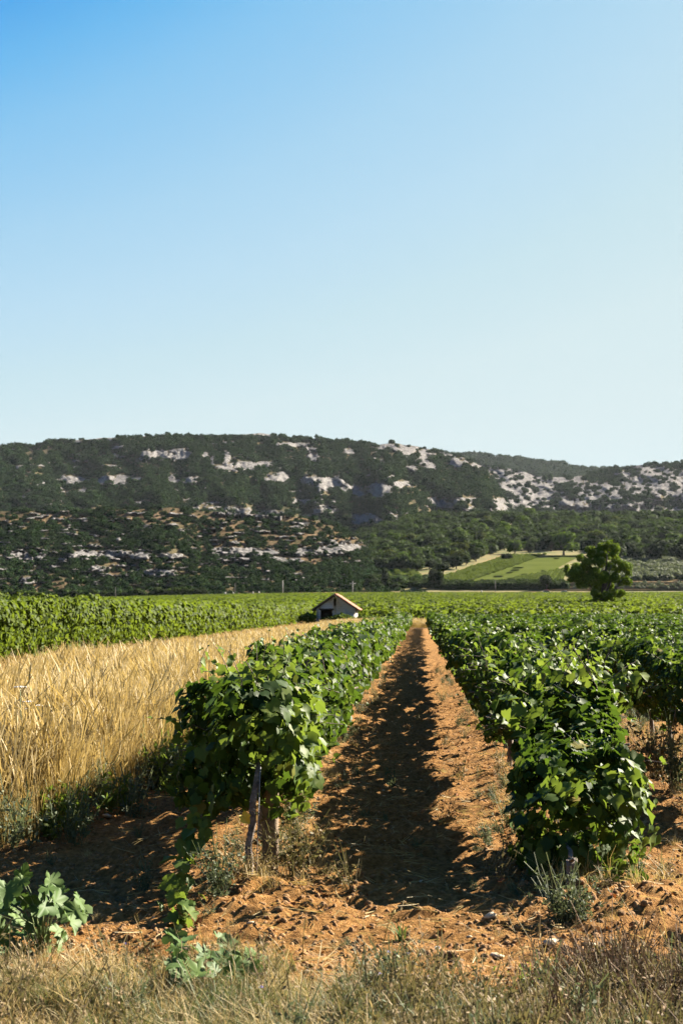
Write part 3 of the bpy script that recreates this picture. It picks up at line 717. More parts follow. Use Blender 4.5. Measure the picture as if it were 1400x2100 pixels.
# woods on the rising ground behind the fields: the nearer trees one by one
r_ = np.random.default_rng(77); cnt = 0
for k in range(2400):
    if cnt >= 250: break
    px = r_.uniform(640, 1500); py = 1168 - 112 * r_.random() ** 1.1
    top = np.interp(px, [640, 760, 850, 1000, 1400], [1165, 1120, 1085, 1070, 1070]); bot = np.interp(px, [640, 800, 900, 930, 1040, 1180, 1290, 1500], [1175, 1172, 1172, 1160, 1130, 1132, 1150, 1152])
    if not (top < py < bot): continue
    dd = r_.random(); c = DK if px > 1230 and dd < .75 else (DK if dd < .32 else MD if dd < .68 else LT if dd < .9 else OL)
    cw = 'dark' if c is DK else 'mid green' if c is MD else 'light yellow green' if c is LT else 'olive brown'
    zn = ['above the hut', 'above the small left fields', 'left of the beige track', 'above the beige track', 'above the slope vineyard', 'above the pale field', 'behind the big lone tree', 'above the olive grove', 'at the right edge over the grove'][int(np.searchsorted([740, 830, 920, 1010, 1080, 1170, 1290, 1370], px))]
    rel = (py - top) / (bot - top); hw_ = 'at the wood front' if rel > .72 else 'at the wood back' if rel < .25 else 'inside the wood'
    sh_ = 'spreading' if (60 + k) % 5 in (2, 4) else 'rounded'
    lb = '%s %s tree %s, %s' % (cw, sh_, hw_, zn); gp = 'trees of the mixed wood behind the fields'
    s = r_.uniform(20, 46) * (1.0 if py > 1110 else .8)
    tree(px, py, s, s * r_.uniform(.75, 1.0), lb, gp, c, 60 + k); cnt += 1

# bushes for the hills (unit size)
def bush_mesh(seed, mm, n_=90):
    r = np.random.default_rng(seed); L = [(0, 0, .32, .36)]
    for i in range(5):
        a = r.uniform(0, 6.28); L.append((math.cos(a) * .28, math.sin(a) * .28, r.uniform(.18, .5), r.uniform(.17, .27)))
    return crown_mesh(L, n_ * 9, .15, seed, mm, 'bush')
BUSH = [bush_mesh(500 + i, M_SCRUB) for i in range(7)]

def hill_scatter(name, H, n_, smin, smax, label, dens_fn, color=(1, 1, 1), seed=1):
    r = np.random.default_rng(seed); nt, nu = H['U'].shape
    # weight towards even cover of the slope as it lies
    i = r.uniform(0, nt - 1.001, n_); j = r.uniform(0, nu - 1.001, n_); i0, j0 = i.astype(int), j.astype(int)
    fi, fj = i - i0, j - j0
    def s(A): return (A[i0, j0] * ((1 - fi) * (1 - fj))[:, None] + A[i0 + 1, j0] * (fi * (1 - fj))[:, None] + A[i0, j0 + 1] * ((1 - fi) * fj)[:, None] + A[i0 + 1, j0 + 1] * (fi * fj)[:, None])
    P = s(H['P']); U = s(H['U'][..., None])[:, 0]; V = s(H['PY'][..., None])[:, 0]; rk = s(H['rk'][..., None])[:, 0]; br = s(H['br'][..., None])[:, 0]
    keep = r.random(n_) < dens_fn(U, V, rk, br)
    P, U, V = P[keep], U[keep], V[keep]
    sc = (smin + (smax - smin) * r.random(len(P)) ** 1.8) * (1 + .3 * fbm(U / 40, V / 20, seed + 3, 3)); P[:, 2] -= sc * .12
    return scatter(name, P, sc, r.uniform(0, 6.28, len(P)), r.integers(0, len(BUSH), len(P)), BUSH, label, color=color)

hill_scatter('hill_forest', H_MAIN, 42000, 6.0, 13, 'dense dark green holm oak scrub covering the main hill', lambda U, V, rk, br: np.where(rk > .36, .10 * (rk < .6), .55 + .45 * (fbm(U / 30, V / 14, 5, 3) > -.25)) * np.where((V > 1032) & (U < 1000), .6, 1), seed=1, color=(1.0, 1.1, 1.05))
hill_scatter('right_hill_scrub', H_RIGHT, 20000, 7, 16, 'patchy dark scrub between the pale rocks of the right hill', lambda U, V, rk, br: np.where(rk > .36, .09, .85), seed=2, color=(1.0, 1.1, 1.15))
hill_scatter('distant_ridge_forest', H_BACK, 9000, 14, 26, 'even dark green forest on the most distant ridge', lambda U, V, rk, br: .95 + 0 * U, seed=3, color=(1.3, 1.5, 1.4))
hill_scatter('foothill_scrub', H_FOOT, 17000, 2.2, 6.8, 'scattered dark bushes on the dry brown foothill', lambda U, V, rk, br: np.where(rk > .36, .06, 1.0 - .72 * np.clip(br * 1.5 - .3, 0, 1)) * (.35 + .65 * (fbm(U / 26, V / 11, 8, 3) > -.2)), seed=4, color=(.9, .95, .85))
# undergrowth that closes the wood behind the individual trees
r_ = np.random.default_rng(31); n_ = 11000
y_ = r_.uniform(800, 1880, n_); u_ = r_.uniform(560, 1900, n_); x_ = y_ * (u_ - 861) / 2917; z_ = ground_low(x_, y_)
v_ = 1250 - (z_ - HC) * 2917 / y_
bot = np.interp(u_, [560, 640, 800, 900, 930, 1040, 1180, 1290, 1900], [1185, 1172, 1168, 1168, 1155, 1128, 1130, 1146, 1146])
kp = (v_ < bot) & ~((np.abs(u_ - 1208) < 26) & (np.abs(v_ - 1103) < 7)) & ~((np.abs(u_ - 1052) < 22) & (np.abs(v_ - 1082) < 6))
P_ = np.column_stack([x_, y_, z_ - .6])[kp]; sc = 4 + 12 * r_.random(len(P_)) ** 1.6
M_WOODB = [bush_mesh(560 + i, M_TREE, 200) for i in range(6)]
scatter('woodland_undergrowth', P_, sc, r_.uniform(0, 6.28, len(P_)), r_.integers(0, 6, len(P_)), M_WOODB, 'mixed green trees and undergrowth of the wood behind the fields', color=(1.05, 1.1, .85))

# ------------------------------------------------------------------ sloping fields beyond the road
def field(name, quad, mm, lift=.35, nu=40, nv=24):
    q = np.array(quad, float); s, t = np.meshgrid(np.linspace(0, 1, nu), np.linspace(0, 1, nv))
    pp = (q[0] * ((1 - s) * (1 - t))[..., None] + q[1] * (s * (1 - t))[..., None] + q[2] * (s * t)[..., None] + q[3] * ((1 - s) * t)[..., None]).reshape(-1, 2)
    P = []
    for a, b in pp:
        g = ground_at(a, b, 600, 1600); P.append(g if g is not None else W(a, b, 1600))
    P = np.array(P); P[:, 2] = ground_low(P[:, 0], P[:, 1]) + lift
    ii = np.arange(nu * nv).reshape(nv, nu); Fc = np.stack([ii[:-1, :-1], ii[:-1, 1:], ii[1:, 1:], ii[1:, :-1]], -1).reshape(-1, 4)
    o = obj(name, mesh_np(name, P, Fc, [mm], smooth=True), kind='structure'); return P, o
M_PALEF = plain('mown_grass', (.055, .070, .016), (.080, .096, .024), .05, .95, .2, .05, spec=0.0)
M_VINEF = plain('vineyard_earth', (.05, .075, .013), (.09, .11, .025), .08, .95, .2, .05, spec=0.0)
M_TRACK = plain('beige_track', (.17, .125, .06), (.25, .19, .105), .1, .95, .2, .05, spec=0.0)
M_BROWNF = plain('dry_brown_field', (.14, .10, .05), (.21, .155, .085), .06, .95, .2, .05, spec=0.0)
M_ROAD = plain('pale_road_bank', (.07, .06, .03), (.22, .15, .08), .12, .95, .2, .05, spec=0.0)
PALE, _ = field('pale_field', [(940, 1203), (1122, 1140), (1190, 1141), (1075, 1206)], M_PALEF, .45)
VA, _ = field('slope_vineyard_earth', [(900, 1188), (1040, 1142), (1122, 1140), (940, 1203)], M_VINEF, .4)
TR, _ = field('beige_track', [(907, 1183), (1033, 1140), (1040, 1140), (908, 1187)], M_TRACK, .6, 30, 6)
VB, _ = field('lower_vineyard_earth', [(1000, 1205), (1060, 1186), (1165, 1166), (1150, 1206)], M_VINEF, .7)
BR, _ = field('dry_brown_field', [(1130, 1213), (1150, 1196), (1700, 1196), (1700, 1213)], M_BROWNF, .5, 60, 10)
OG, _ = field('grove_earth', [(1150, 1195), (1270, 1151), (1700, 1151), (1700, 1195)], M_BROWNF, .4, 60, 16)
LF1, _ = field('left_upper_field', [(560, 1200), (640, 1180), (770, 1172), (790, 1200)], M_VINEF, .5)
LF2, _ = field('left_lower_field', [(690, 1192), (700, 1172), (850, 1168), (880, 1194)], M_VINEF, .5)

def field_vines(name, quad, n_, sc, label, variants, color=None, rows=None):
    q = np.array(quad, float); r = np.random.default_rng(len(name)); s = r.random(n_); t = r.random(n_)
    if rows: s = (np.floor(s * rows) + .5 + r.normal(0, .10, n_)) / rows
    pp = q[0] * ((1 - s) * (1 - t))[:, None] + q[1] * ((1 - s) * t)[:, None] + q[2] * (s * t)[:, None] + q[3] * (s * (1 - t))[:, None]
    P = [ground_at(a, b, 600, 1600) for a, b in pp]; P = np.array([g for g in P if g is not None])
    P[:, 2] = ground_low(P[:, 0], P[:, 1]) + .3
    return scatter(name, P, sc * r.uniform(.7, 1.25, len(P)), r.uniform(0, 6.28, len(P)), r.integers(0, len(variants), len(P)), variants, label, color=color)
VBUSH = [bush_mesh(600 + i, M_LEAF_FAR, 50) for i in range(4)]
field_vines('slope_vineyard', [(900, 1188), (1040, 1142), (1122, 1140), (940, 1203)], 2600, 2.0, 'rows of vines climbing the slope beside the beige track', VBUSH, rows=9)
field_vines('lower_slope_vineyard', [(1005, 1204), (1060, 1188), (1163, 1168), (1148, 1205)], 1500, 1.9, 'bright vines below the pale mown field', VBUSH, rows=8)
field_vines('left_field_vines', [(600, 1199), (640, 1181), (768, 1173), (785, 1199)], 1500, 1.7, 'yellow green vines in the small fields above the hut', VBUSH, rows=7)
field_vines('left_field_vines_upper', [(700, 1190), (705, 1174), (848, 1170), (870, 1192)], 1100, 1.7, 'green vines in the narrow field right of the hut', VBUSH, rows=6)
OLB = [bush_mesh(620 + i, M_GREYWEED, 70) for i in range(4)]
field_vines('olive_grove', [(1190, 1193), (1275, 1153), (1600, 1153), (1600, 1193)], 1100, 5.2, 'grey green olive grove below the dark wood', OLB)
field_vines('brown_field_shrubs', [(1170, 1211), (1180, 1198), (1600, 1198), (1600, 1211)], 260, 2.2, 'small shrubs dotted over the dry brown field', OLB, color=(1, 1, 1))
field_vines('roadside_hedge', [(905, 1211), (905, 1204), (1160, 1204), (1160, 1211)], 460, 4.8, 'dark hedge along the far side of the road', M_WOODB, color=(.4, .45, .4))
field_vines('roadside_hedge_left', [(425, 1214), (425, 1206), (700, 1204), (700, 1211)], 420, 5, 'dark hedge along the road under the trees', M_WOODB, color=(.45, .5, .45))
field_vines('roadside_scrub', [(700, 1210), (700, 1190), (900, 1190), (900, 1210)], 260, 4.5, 'rough bushes between the road and the small fields', M_WOODB, color=(1.0, 1.0, .8))

# road with its pale bank behind the far vineyard
rx = np.linspace(-128, 88, 200); prof = [(0, 0), (1.5, .3), (5.5, .3), (7, 1.0), (14, 1.3), (22, .1)]
V = []
for dy, dz in prof:
    for x in rx:
        y = 696 + dy + 2 * math.sin(x / 90); V.append((x, y, float(ground_low(x, y)) + dz + .5 * float(fbm(x / 9, dy, 3, 3)) * (dz > .2)))
nn_ = len(rx); Fc = np.array([(i * nn_ + j, i * nn_ + j + 1, (i + 1) * nn_ + j + 1, (i + 1) * nn_ + j) for i in range(len(prof) - 1) for j in range(nn_ - 1)])
obj('road', mesh_np('road', np.array(V), Fc, [M_ROAD], smooth=True), kind='structure')

# ------------------------------------------------------------------ big lone tree in the vineyard
bt = W(1240, 1249, 252); bt[2] = ground_low(bt[0], bt[1])
root = obj('broad_leaved_tree', None, loc=tuple(bt), label='big lone bushy tree standing in the vineyard on the right', cat='tree')
pxm = 252 / 2917
def bl(px, py, rp, dy=0): return ((px - 1240) * pxm, dy, (1249 - py) * pxm, rp * pxm)
lobes = [bl(1185, 1165, 22, .8), bl(1172, 1180, 16, -.5), bl(1200, 1190, 18, .5), bl(1195, 1150, 17, -1), bl(1222, 1140, 22, 0), bl(1240, 1124, 17, .8), bl(1262, 1128, 16, -.8), bl(1215, 1122, 12, .4),
         bl(1250, 1150, 26, 1.2), bl(1272, 1160, 20, -.6), bl(1232, 1172, 24, -1.2), bl(1262, 1188, 22, .6), bl(1280, 1190, 15, -.4), bl(1240, 1205, 20, .8), bl(1222, 1215, 16, -.6), bl(1265, 1212, 16, .2),
         bl(1228, 1238, 13, -.3), bl(1258, 1240, 13, -.8), bl(1272, 1245, 9, .3), bl(1240, 1228, 14, .8), bl(1287, 1175, 9, .2), bl(1163, 1163, 9, .2), bl(1250, 1112, 9, 0), bl(1208, 1170, 20, 1.0), bl(1190, 1178, 18, -1.0), bl(1212, 1195, 18, -.8), bl(1250, 1220, 17, -1.2), bl(1215, 1232, 11, .6), bl(1272, 1232, 11, -.4)]
obj('crown', crown_mesh(split_lobes(lobes, 6, 3, .46), 620, .26, 700, M_TREE), root).color = (3.0, 2.8, 1.2, 1)
mb = MB(); mb.tube([(-.6, 0, -.3), (-.5, 0, 2), (-.2, 0, 4.5), (.3, 0, 8), (.5, 0, 10.5)], [.55, .4, .32, .18, .06], 10, jit=.15)
for a, b, c in ((-4.5, .5, 7), (-3.5, -.6, 5), (2.5, .6, 8), (3, -.4, 5.5), (0, 1, 9.5), (1, -1, 8)): mb.tube([(-.4, 0, 2.2), (a * .5 - .2, b * .5, c * .6), (a, b, c)], [.2, .13, .04], 6)
obj('trunk', mb.build('trunk', [M_TRUNK], True), root)

# ------------------------------------------------------------------ stone hut
def brick_wall_material():
    m, n, l = mat('hut_wall'); p = n['Principled BSDF']
    tc = n.new('ShaderNodeTexCoord'); b = n.new('ShaderNodeTexBrick'); mp = n.new('ShaderNodeMapping'); mp.inputs['Rotation'].default_value = (R(90), 0, 0)
    l.new(tc.outputs['Object'], mp.inputs[0]); l.new(mp.outputs[0], b.inputs['Vector'])
    b.inputs['Scale'].default_value = 1; b.inputs['Brick Width'].default_value = .42; b.inputs['Row Height'].default_value = .21; b.inputs['Mortar Size'].default_value = .012
    b.inputs['Color1'].default_value = (.30, .28, .26, 1); b.inputs['Color2'].default_value = (.22, .205, .185, 1); b.inputs['Mortar'].default_value = (.34, .32, .29, 1)
    f = noise_tex(n, l, 1.6, 5, .6, tc.outputs['Object'])
    c = mixc(n, l, math_n(n, l, 'MULTIPLY', f, .7), b.outputs['Color'], (.36, .33, .29))
    l.new(c, p.inputs['Base Color']); p.inputs['Roughness'].default_value = .95
    l.new(bump(n, l, b.outputs['Fac'], .5, .02), p.inputs['Normal']); return m
M_HUT = brick_wall_material()
M_PALE_MASONRY = plain('pale_masonry', (.36, .32, .27), (.46, .42, .37), 2, .9, .3, .01)  # paler than the other hut walls; also used for the road markers
M_TILE = plain('terracotta_tile', (.20, .070, .030), (.33, .135, .065), 3, .8, .4, .01)
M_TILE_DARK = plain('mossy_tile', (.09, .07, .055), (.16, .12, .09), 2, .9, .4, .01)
M_BEAM = plain('dark_beam', (.04, .03, .022), (.09, .07, .05), 6, .9, .4, .01)
M_DARKROOM = plain('hut_earth_floor', (.08, .06, .04), (.14, .11, .08), 4, .95, .3, .01)
hb = W(691, 1270, 150.0); hb[2] = ground_low(hb[0], hb[1])
HUT = obj('stone_hut', None, loc=(hb[0], hb[1], hb[2]), rot=(0, 0, R(-.8)), label='small grey field hut with an orange tiled roof and dark doorway', cat='hut')
s = 150 / 2917
wl_, wr_ = -43 * s, 37 * s; eL, eR, ap = 1.72, 1.72, 3.12; apx = -4 * s; T = .22; DEP = 4.6
# front gable with the doorway and the slot under the ridge cut out of it
def prism(mb, poly, y0, y1, mi=0):
    n_ = len(poly); v = [(x, y0, z) for x, z in poly] + [(x, y1, z) for x, z in poly]
    mb.add(v, [tuple(range(n_)), tuple(range(2 * n_ - 1, n_ - 1, -1))] + [(i, (i + 1) % n_, n_ + (i + 1) % n_, n_ + i) for i in range(n_)], mi)
def roofz(x): return eL + (ap - eL) * (x - wl_) / (apx - wl_) if x < apx else eR + (ap - eR) * (wr_ - x) / (wr_ - apx)
dx0, dx1, dz = -34 * s, -9 * s, 1.62; sx0, sx1, sz = -7 * s, -2 * s, 2.05
mb = MB()
prism(mb, [(wl_, -.3), (dx0, -.3), (dx0, roofz(dx0)), (wl_, eL)], 0, T)
prism(mb, [(dx0, dz), (dx1, dz), (dx1, roofz(dx1)), (dx0, roofz(dx0))], 0, T)
prism(mb, [(dx1, -.3), (sx0, -.3), (sx0, roofz(sx0)), (dx1, roofz(dx1))], 0, T)
prism(mb, [(sx0, -.3), (sx1, -.3), (sx1, sz), (sx0, sz)], 0, T)
prism(mb, [(sx1, -.3), (wr_, -.3), (wr_, eR), (apx if apx > sx1 else sx1 + .001, ap if apx > sx1 else roofz(sx1 + .001)), (sx1, roofz(sx1))], 0, T)
obj('gable_wall', mb.build('gable_wall', [M_HUT]), HUT)
mb = MB(); prism(mb, [(wl_, -.3), (wr_, -.3), (wr_, eR), (apx, ap), (wl_, eL)], DEP - T, DEP); obj('back_wall', mb.build('back_wall', [M_HUT]), HUT)
mb = MB(); mb.box((wl_, T, -.3), (wl_ + T, DEP - T, eL)); obj('side_wall', mb.build('side_wall', [M_HUT]), HUT)
mb = MB(); mb.box((wr_ - T, T, -.3), (wr_, DEP - T, eR)); mb.box((wr_ - .5, -.012, -.25), (wr_ + .012, 0, 1.2)); obj('side_wall', mb.build('side_wall', [M_PALE_MASONRY]), HUT)['label'] = 'pale side wall'
mb = MB(); mb.box((wl_ + T, T, -.28), (wr_ - T, DEP - T, .02)); obj('floor', mb.build('floor', [M_DARKROOM]), HUT)
mb = MB(); mb.box((dx0 - .15, -.03, dz), (dx1 + .15, -.002, dz + .16)); obj('lintel', mb.build('lintel', [M_BEAM]), HUT)
for e in (dx0,):
    for k in range(7):
        mb = MB(); zz = -.1 + k * .25; mb.box((e - .42 + (k % 2) * .1, -.028, zz), (e - .003, -.001, zz + .235)); obj('stone', mb.build('stone', [M_CONCRETE if k % 3 else M_HUT]), HUT)
def slope(side):
    x0, x1 = (apx, wl_ - .38) if side < 0 else (apx, wr_ + .34)
    z0 = ap + .05; z1 = ap + .05 + ((eL if side < 0 else eR) - ap) * (abs(x1 - x0) / abs((wl_ if side < 0 else wr_) - apx))
    return np.array([x0, z0]), np.array([x1, z1])
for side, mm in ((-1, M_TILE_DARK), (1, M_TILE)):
    a, b = slope(side); mb = MB(); L = np.linalg.norm(b - a); d = (b - a) / L; nrm = np.array([-d[1], d[0]]) * (1 if side > 0 else -1)
    q = [a, b, b + nrm * .06, a + nrm * .06]; prism(mb, q, -.22, DEP + .15); obj('roof_board', mb.build('roof_board', [M_BEAM]), HUT)
    mb = MB(); ncol = 23; nrow = 8
    for i in range(ncol):
        yy = -.2 + i * (DEP + .35) / (ncol - 1) ; 
        for j in range(nrow):
            t0, t1 = j / nrow, min(1.02, (j + 1.25) / nrow); w = .115
            c0 = a + (b - a) * t0 + nrm * (.06 + .03); c1 = a + (b - a) * t1 + nrm * (.06 + .055 + .02 * rng.random())
            v = []
            for c, rr in ((c0, w * .85), (c1, w)):
                for k in range(6):
                    an = math.pi * k / 5; off = nrm * math.sin(an) * rr * .95; v.append((c[0] + off[0], yy + math.cos(an) * rr, c[1] + off[1]))
            mb.add(v, [(k, k + 1, 7 + k, 6 + k) for k in range(5)] + [(6, 7, 8, 9, 10, 11)])
    o = obj('roof_tiles', mb.build('roof_tiles', [mm]), HUT, kind='stuff')
mb = MB()
for i in range(12):
    y0 = -.25 + i * .42; mb.tube([(apx, y0, ap + .14), (apx, y0 + .45, ap + .16)], [.13, .11], 8)
obj('ridge_tiles', mb.build('ridge_tiles', [M_TILE]), HUT, kind='stuff')
mb = MB(); mb.tube([(wl_ - .45, -.12, eL - .12), (wl_ - .45, DEP, eL - .12)], .07, 6); obj('eaves_beam', mb.build('eaves_beam', [M_BEAM]), HUT)
# brambles round the hut
for i, (px, py, sc, lb) in enumerate([(705, 1266, 1.75, 'low green bramble bush before the hut wall'), (722, 1266, 1.3, 'dark bramble bush at the pale corner of the hut'), (676, 1272, 1.25, 'small bramble in front of the hut doorway'), (750, 1264, 1.5, 'green bush just right of the hut'),
        (634, 1280, 1.5, 'dark bush at the left foot of the hut'), (766, 1262, 1.5, 'low dusty bush between the hut and the left vine row')]):
    d = 148.2 + (i % 3) * .5; p = W(px, 1262, d); p[2] = ground_low(p[0], p[1]); b_ = obj('bramble_bush', [bush_mesh(650, M_TREE, 160), BUSH[0], BUSH[1]][0 if i == 0 else 0], loc=tuple(p), label=lb, cat='bush', group='bushes round the hut')
    b_.scale = (sc * 1.5, sc, sc * 1.1); b_.color = (2.2, 2.0, 1.4, 1)

# ------------------------------------------------------------------ poles, markers and van along the road
M_POLE = plain('weathered_pole', (.08, .075, .065), (.15, .14, .125), 3, .9, .3, .01)
def pole(px, top, base, d, label, bar):
    p = W(px, base, d); zt_ = W(px, top, d)[2]; p[2] = ground_low(p[0], p[1]); h = zt_ - p[2]
    root = obj('utility_pole', None, loc=(p[0], p[1], p[2] - .4), label=label, cat='pole', group='utility poles along the road')
    mb = MB(); mb.tube([(0, 0, 0), (0, 0, h + .4)], [.22, .15], 8); obj('post', mb.build('post', [M_CONCRETE if px in (580, 723) else M_POLE]), root)
    if bar:
        mb = MB(); mb.box((-1.5, -.12, h - .9), (1.5, .12, h - .6)); obj('crossarm', mb.build('crossarm', [M_CONCRETE]), root)
        for x in (-1.3, 0, 1.3): mb = MB(); mb.tube([(x, 0, h - .6), (x, 0, h - .3)], [.09, .12], 6); obj('insulator', mb.build('insulator', [M_CONCRETE]), root)
pole(580, 1190, 1213, 712, 'pale concrete pole before the dark broad trees', False)
pole(723, 1192, 1212, 712, 'pole with a short crossarm right of the hut roof', True)
pole(1015, 1190, 1213, 712, 'dark slim pole below the pale field', False)
pole(237, 1204, 1224, 712, 'faint pole at the foot of the dry hill', False)
pole(482, 1196, 1214, 712, 'thin pole between the white markers', False)
for px, py, w_, lb in [(462, 1215, 1.1, 'white marker stone, leftmost by the road'), (478, 1216, .8, 'narrow white marker right of the leftmost one'), (519, 1213, .8, 'white marker post before the dark trees'), (531, 1215, .9, 'white marker at the right of the group of four'), (987, 1209, .9, 'white marker left of the slim dark pole')]:
    p = W(px, py, 690); p[2] = ground_low(p[0], p[1]) + .4; mb = MB(); mb.tube([(0, 0, 0), (0, 0, 1.8), (0, 0, 2.2)], [w_ * .5, w_ * .45, w_ * .2], 8, jit=.2); obj('marker_stone', mb.build('marker_stone', [M_PALE_MASONRY]), loc=tuple(p), label=lb, cat='marker', group='white markers by the road')
M_PINK = plain('faded_red_paint', (.45, .10, .09), (.55, .2, .19), 1, .5, .05, .001); M_WHITE = plain('white_paint', (.5, .5, .5), (.6, .6, .6), 1, .5, .05, .001); M_GLASS = plain('dark_glass', (.03, .04, .05), (.05, .06, .07), 1, .2, 0, .001, spec=.6); M_BLUE = plain('blue_grey_paint', (.25, .33, .42), (.3, .38, .47), 1, .4, .02, .001)
M_RUBBER = plain('rubber', (.02, .02, .02), (.03, .03, .03), 2, .8, .1, .001)
def car(px, label, paint, roofp, L=4.2, H=1.9):
    p = W(px, 1214, 700); p[2] = ground_low(p[0], p[1]) + .62
    root = obj('parked_car', None, loc=tuple(p), label=label, cat='car')
    mb = MB(); prism(mb, [(-L / 2, .35), (L / 2, .35), (L / 2, .95), (L * .32, 1.05), (L * .18, H * .97), (-L * .36, H), (-L / 2, 1.1)], -.85, .85); obj('body', mb.build('body', [paint]), root)
    mb = MB(); prism(mb, [(L * .27, 1.12), (L * .16, H * .9), (-L * .33, H * .92), (-L * .42, 1.12)], -.865, -.853); obj('window', mb.build('window', [M_GLASS]), root)
    mb = MB(); mb.box((-L * .36, -.8, H + .004), (L * .16, .8, H + .2)); obj('roof', mb.build('roof', [roofp]), root)
    for x in (-L * .3, L * .3):
        for y in (-.8, .8): mb = MB(); mb.tube([(x, y - .12, .33), (x, y + .12, .33)], .33, 12); obj('wheel', mb.build('wheel', [M_RUBBER], True), root)
car(1121, 'small faded red and white vehicle on the road by the lone round tree', M_WHITE, M_PINK)
car(1158, 'blue grey car on the road between the round tree and the big tree', M_BLUE, M_BLUE, H=1.45)
print('mid done')

# ------------------------------------------------------------------ grasses and weeds
def tuft(seed, n_blades, h, spread, mm, width=.004, lean=.35, head=0.0, segs=4, headmat=None, base=0.0):
    r = np.random.default_rng(seed); Vs, Fs, Ts = [], [], []; off = 0
    for i in range(n_blades):
        a = r.uniform(0, 6.28); q = r.random() ** .7 * spread; b = np.array([math.cos(a) * q, math.sin(a) * q, 0])
        la = r.uniform(0, 6.28); ll = lean * r.uniform(.2, 1.3); hh = h * r.uniform(.55, 1.1); w = width * r.uniform(.7, 1.3)
        side = np.array([-math.sin(la + r.normal(0, .6)), math.cos(la), 0]); pr = []
        for k in range(segs + 1):
            t = k / segs; c = b + np.array([math.cos(la) * ll * hh * t ** 2.2, math.sin(la) * ll * hh * t ** 2.2, hh * (t - .18 * ll * t ** 3)])
            ww = w * (1 - t * .75)
            if head and t > .72: ww = w * head * (1.0 if t < .95 else .35)
            pr += [c - side * ww, c + side * ww]
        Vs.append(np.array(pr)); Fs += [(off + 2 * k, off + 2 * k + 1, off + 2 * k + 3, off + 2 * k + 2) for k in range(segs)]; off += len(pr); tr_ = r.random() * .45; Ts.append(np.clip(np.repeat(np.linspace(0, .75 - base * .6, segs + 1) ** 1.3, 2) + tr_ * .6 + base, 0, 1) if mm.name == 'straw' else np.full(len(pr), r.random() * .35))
    return mesh_np('tuft', np.concatenate(Vs), np.array(Fs), [mm], {'tint': np.concatenate(Ts)})

def weed(seed, mm, h=.22, stems=14, leaves=9, leafsize=.022, spread=.10, bushy=.6):
    """branchy little herb: thin stems carrying narrow leaves"""
    r = np.random.default_rng(seed); P, Nn, T, S = [], [], [], []; Vs, Fs = [], []; off = 0
    for i in range(stems):
        a = r.uniform(0, 6.28); d = np.array([math.cos(a) * bushy * r.random(), math.sin(a) * bushy * r.random(), 1.0]); p = np.array([math.cos(a), math.sin(a), 0]) * spread * r.random() * .5; hh = h * r.uniform(.5, 1.1)
        side = np.array([-math.sin(a), math.cos(a), 0]) * .0022; ln = []
        for k in range(5):
            ln += [p - side, p + side]; p = p + d * hh / 4; d = d + r.normal(0, .18, 3)
        Vs.append(np.array(ln)); Fs += [(off + 2 * k, off + 2 * k + 1, off + 2 * k + 3, off + 2 * k + 2) for k in range(4)]; off += 10
        for k in range(leaves):
            t = r.uniform(.15, 1); c = ln[min(8, int(t * 8) // 2 * 2)]; o_ = r.normal(0, 1, 3); o_[2] = abs(o_[2]) * .6
            P.append(c + r.normal(0, .008, 3)); Nn.append(r.normal(0, 1, 3)); T.append(o_); S.append(leafsize * r.uniform(.6, 1.5))
    tm = (np.array([(0, 0, 0), (.22, .45, .05), (0, 1, 0), (-.22, .45, .05)]), np.array([(0, 1, 2), (0, 2, 3)]))
    V, Fc = place_leaves(np.array(P), np.array(Nn), np.array(T), np.array(S), tm)
    tint = np.concatenate([np.full(off, .9), np.repeat(r.random(len(P)) * .4, 4)])
    return mesh_np('weed', np.concatenate(Vs + [V]), [np.array(Fs), Fc + off], [mm], {'tint': tint})

def put(name, n_, area, fn, variants, s0, s1, label, seed, tiltamt=.12, color=None, zs=None):
    """area: (x0,x1,y0,y1,power) sampled denser near the camera"""
    r = np.random.default_rng(seed); x0, x1, y0, y1, pw = area
    y = y0 + (y1 - y0) * r.random(n_) ** pw; x = r.uniform(x0, x1, n_)
    k = r.random(n_) < fn(x, y); x, y = x[k], y[k]
    P = np.column_stack([x, y, gz(x, y) - .01]); m_ = len(P)
    return scatter(name, P, r.uniform(s0, s1, m_), r.uniform(0, 6.28, m_), r.integers(0, len(variants), m_), variants, label, tilt=r.normal(0, tiltamt, (m_, 2)), zscl=None if zs is None else zs(x, y), color=color)

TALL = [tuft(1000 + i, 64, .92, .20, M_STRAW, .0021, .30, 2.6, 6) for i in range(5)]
TALLFAR = [tuft(1050 + i, 40, .84, .30, M_STRAW, .0075, .34, 2.0, 4) for i in range(4)]
SHORTDRY = [tuft(1100 + i, 46, .20, .12, M_STRAW, .0021, 1.1, 0, 3, base=.42) for i in range(4)]
SHORTGREEN = [tuft(1150 + i, 44, .20, .10, M_GREENGRASS, .0019, .7, 0, 3) for i in range(4)]
DRYW = [weed(1200 + i, M_WEED) for i in range(4)]
GREYW = [weed(1250 + i, M_GREYWEED, .2, 18, 16, .02, .12) for i in range(4)]
GRW = [weed(1300 + i, M_LEAF_YOUNG, .25, 12, 12, .035, .12) for i in range(3)]

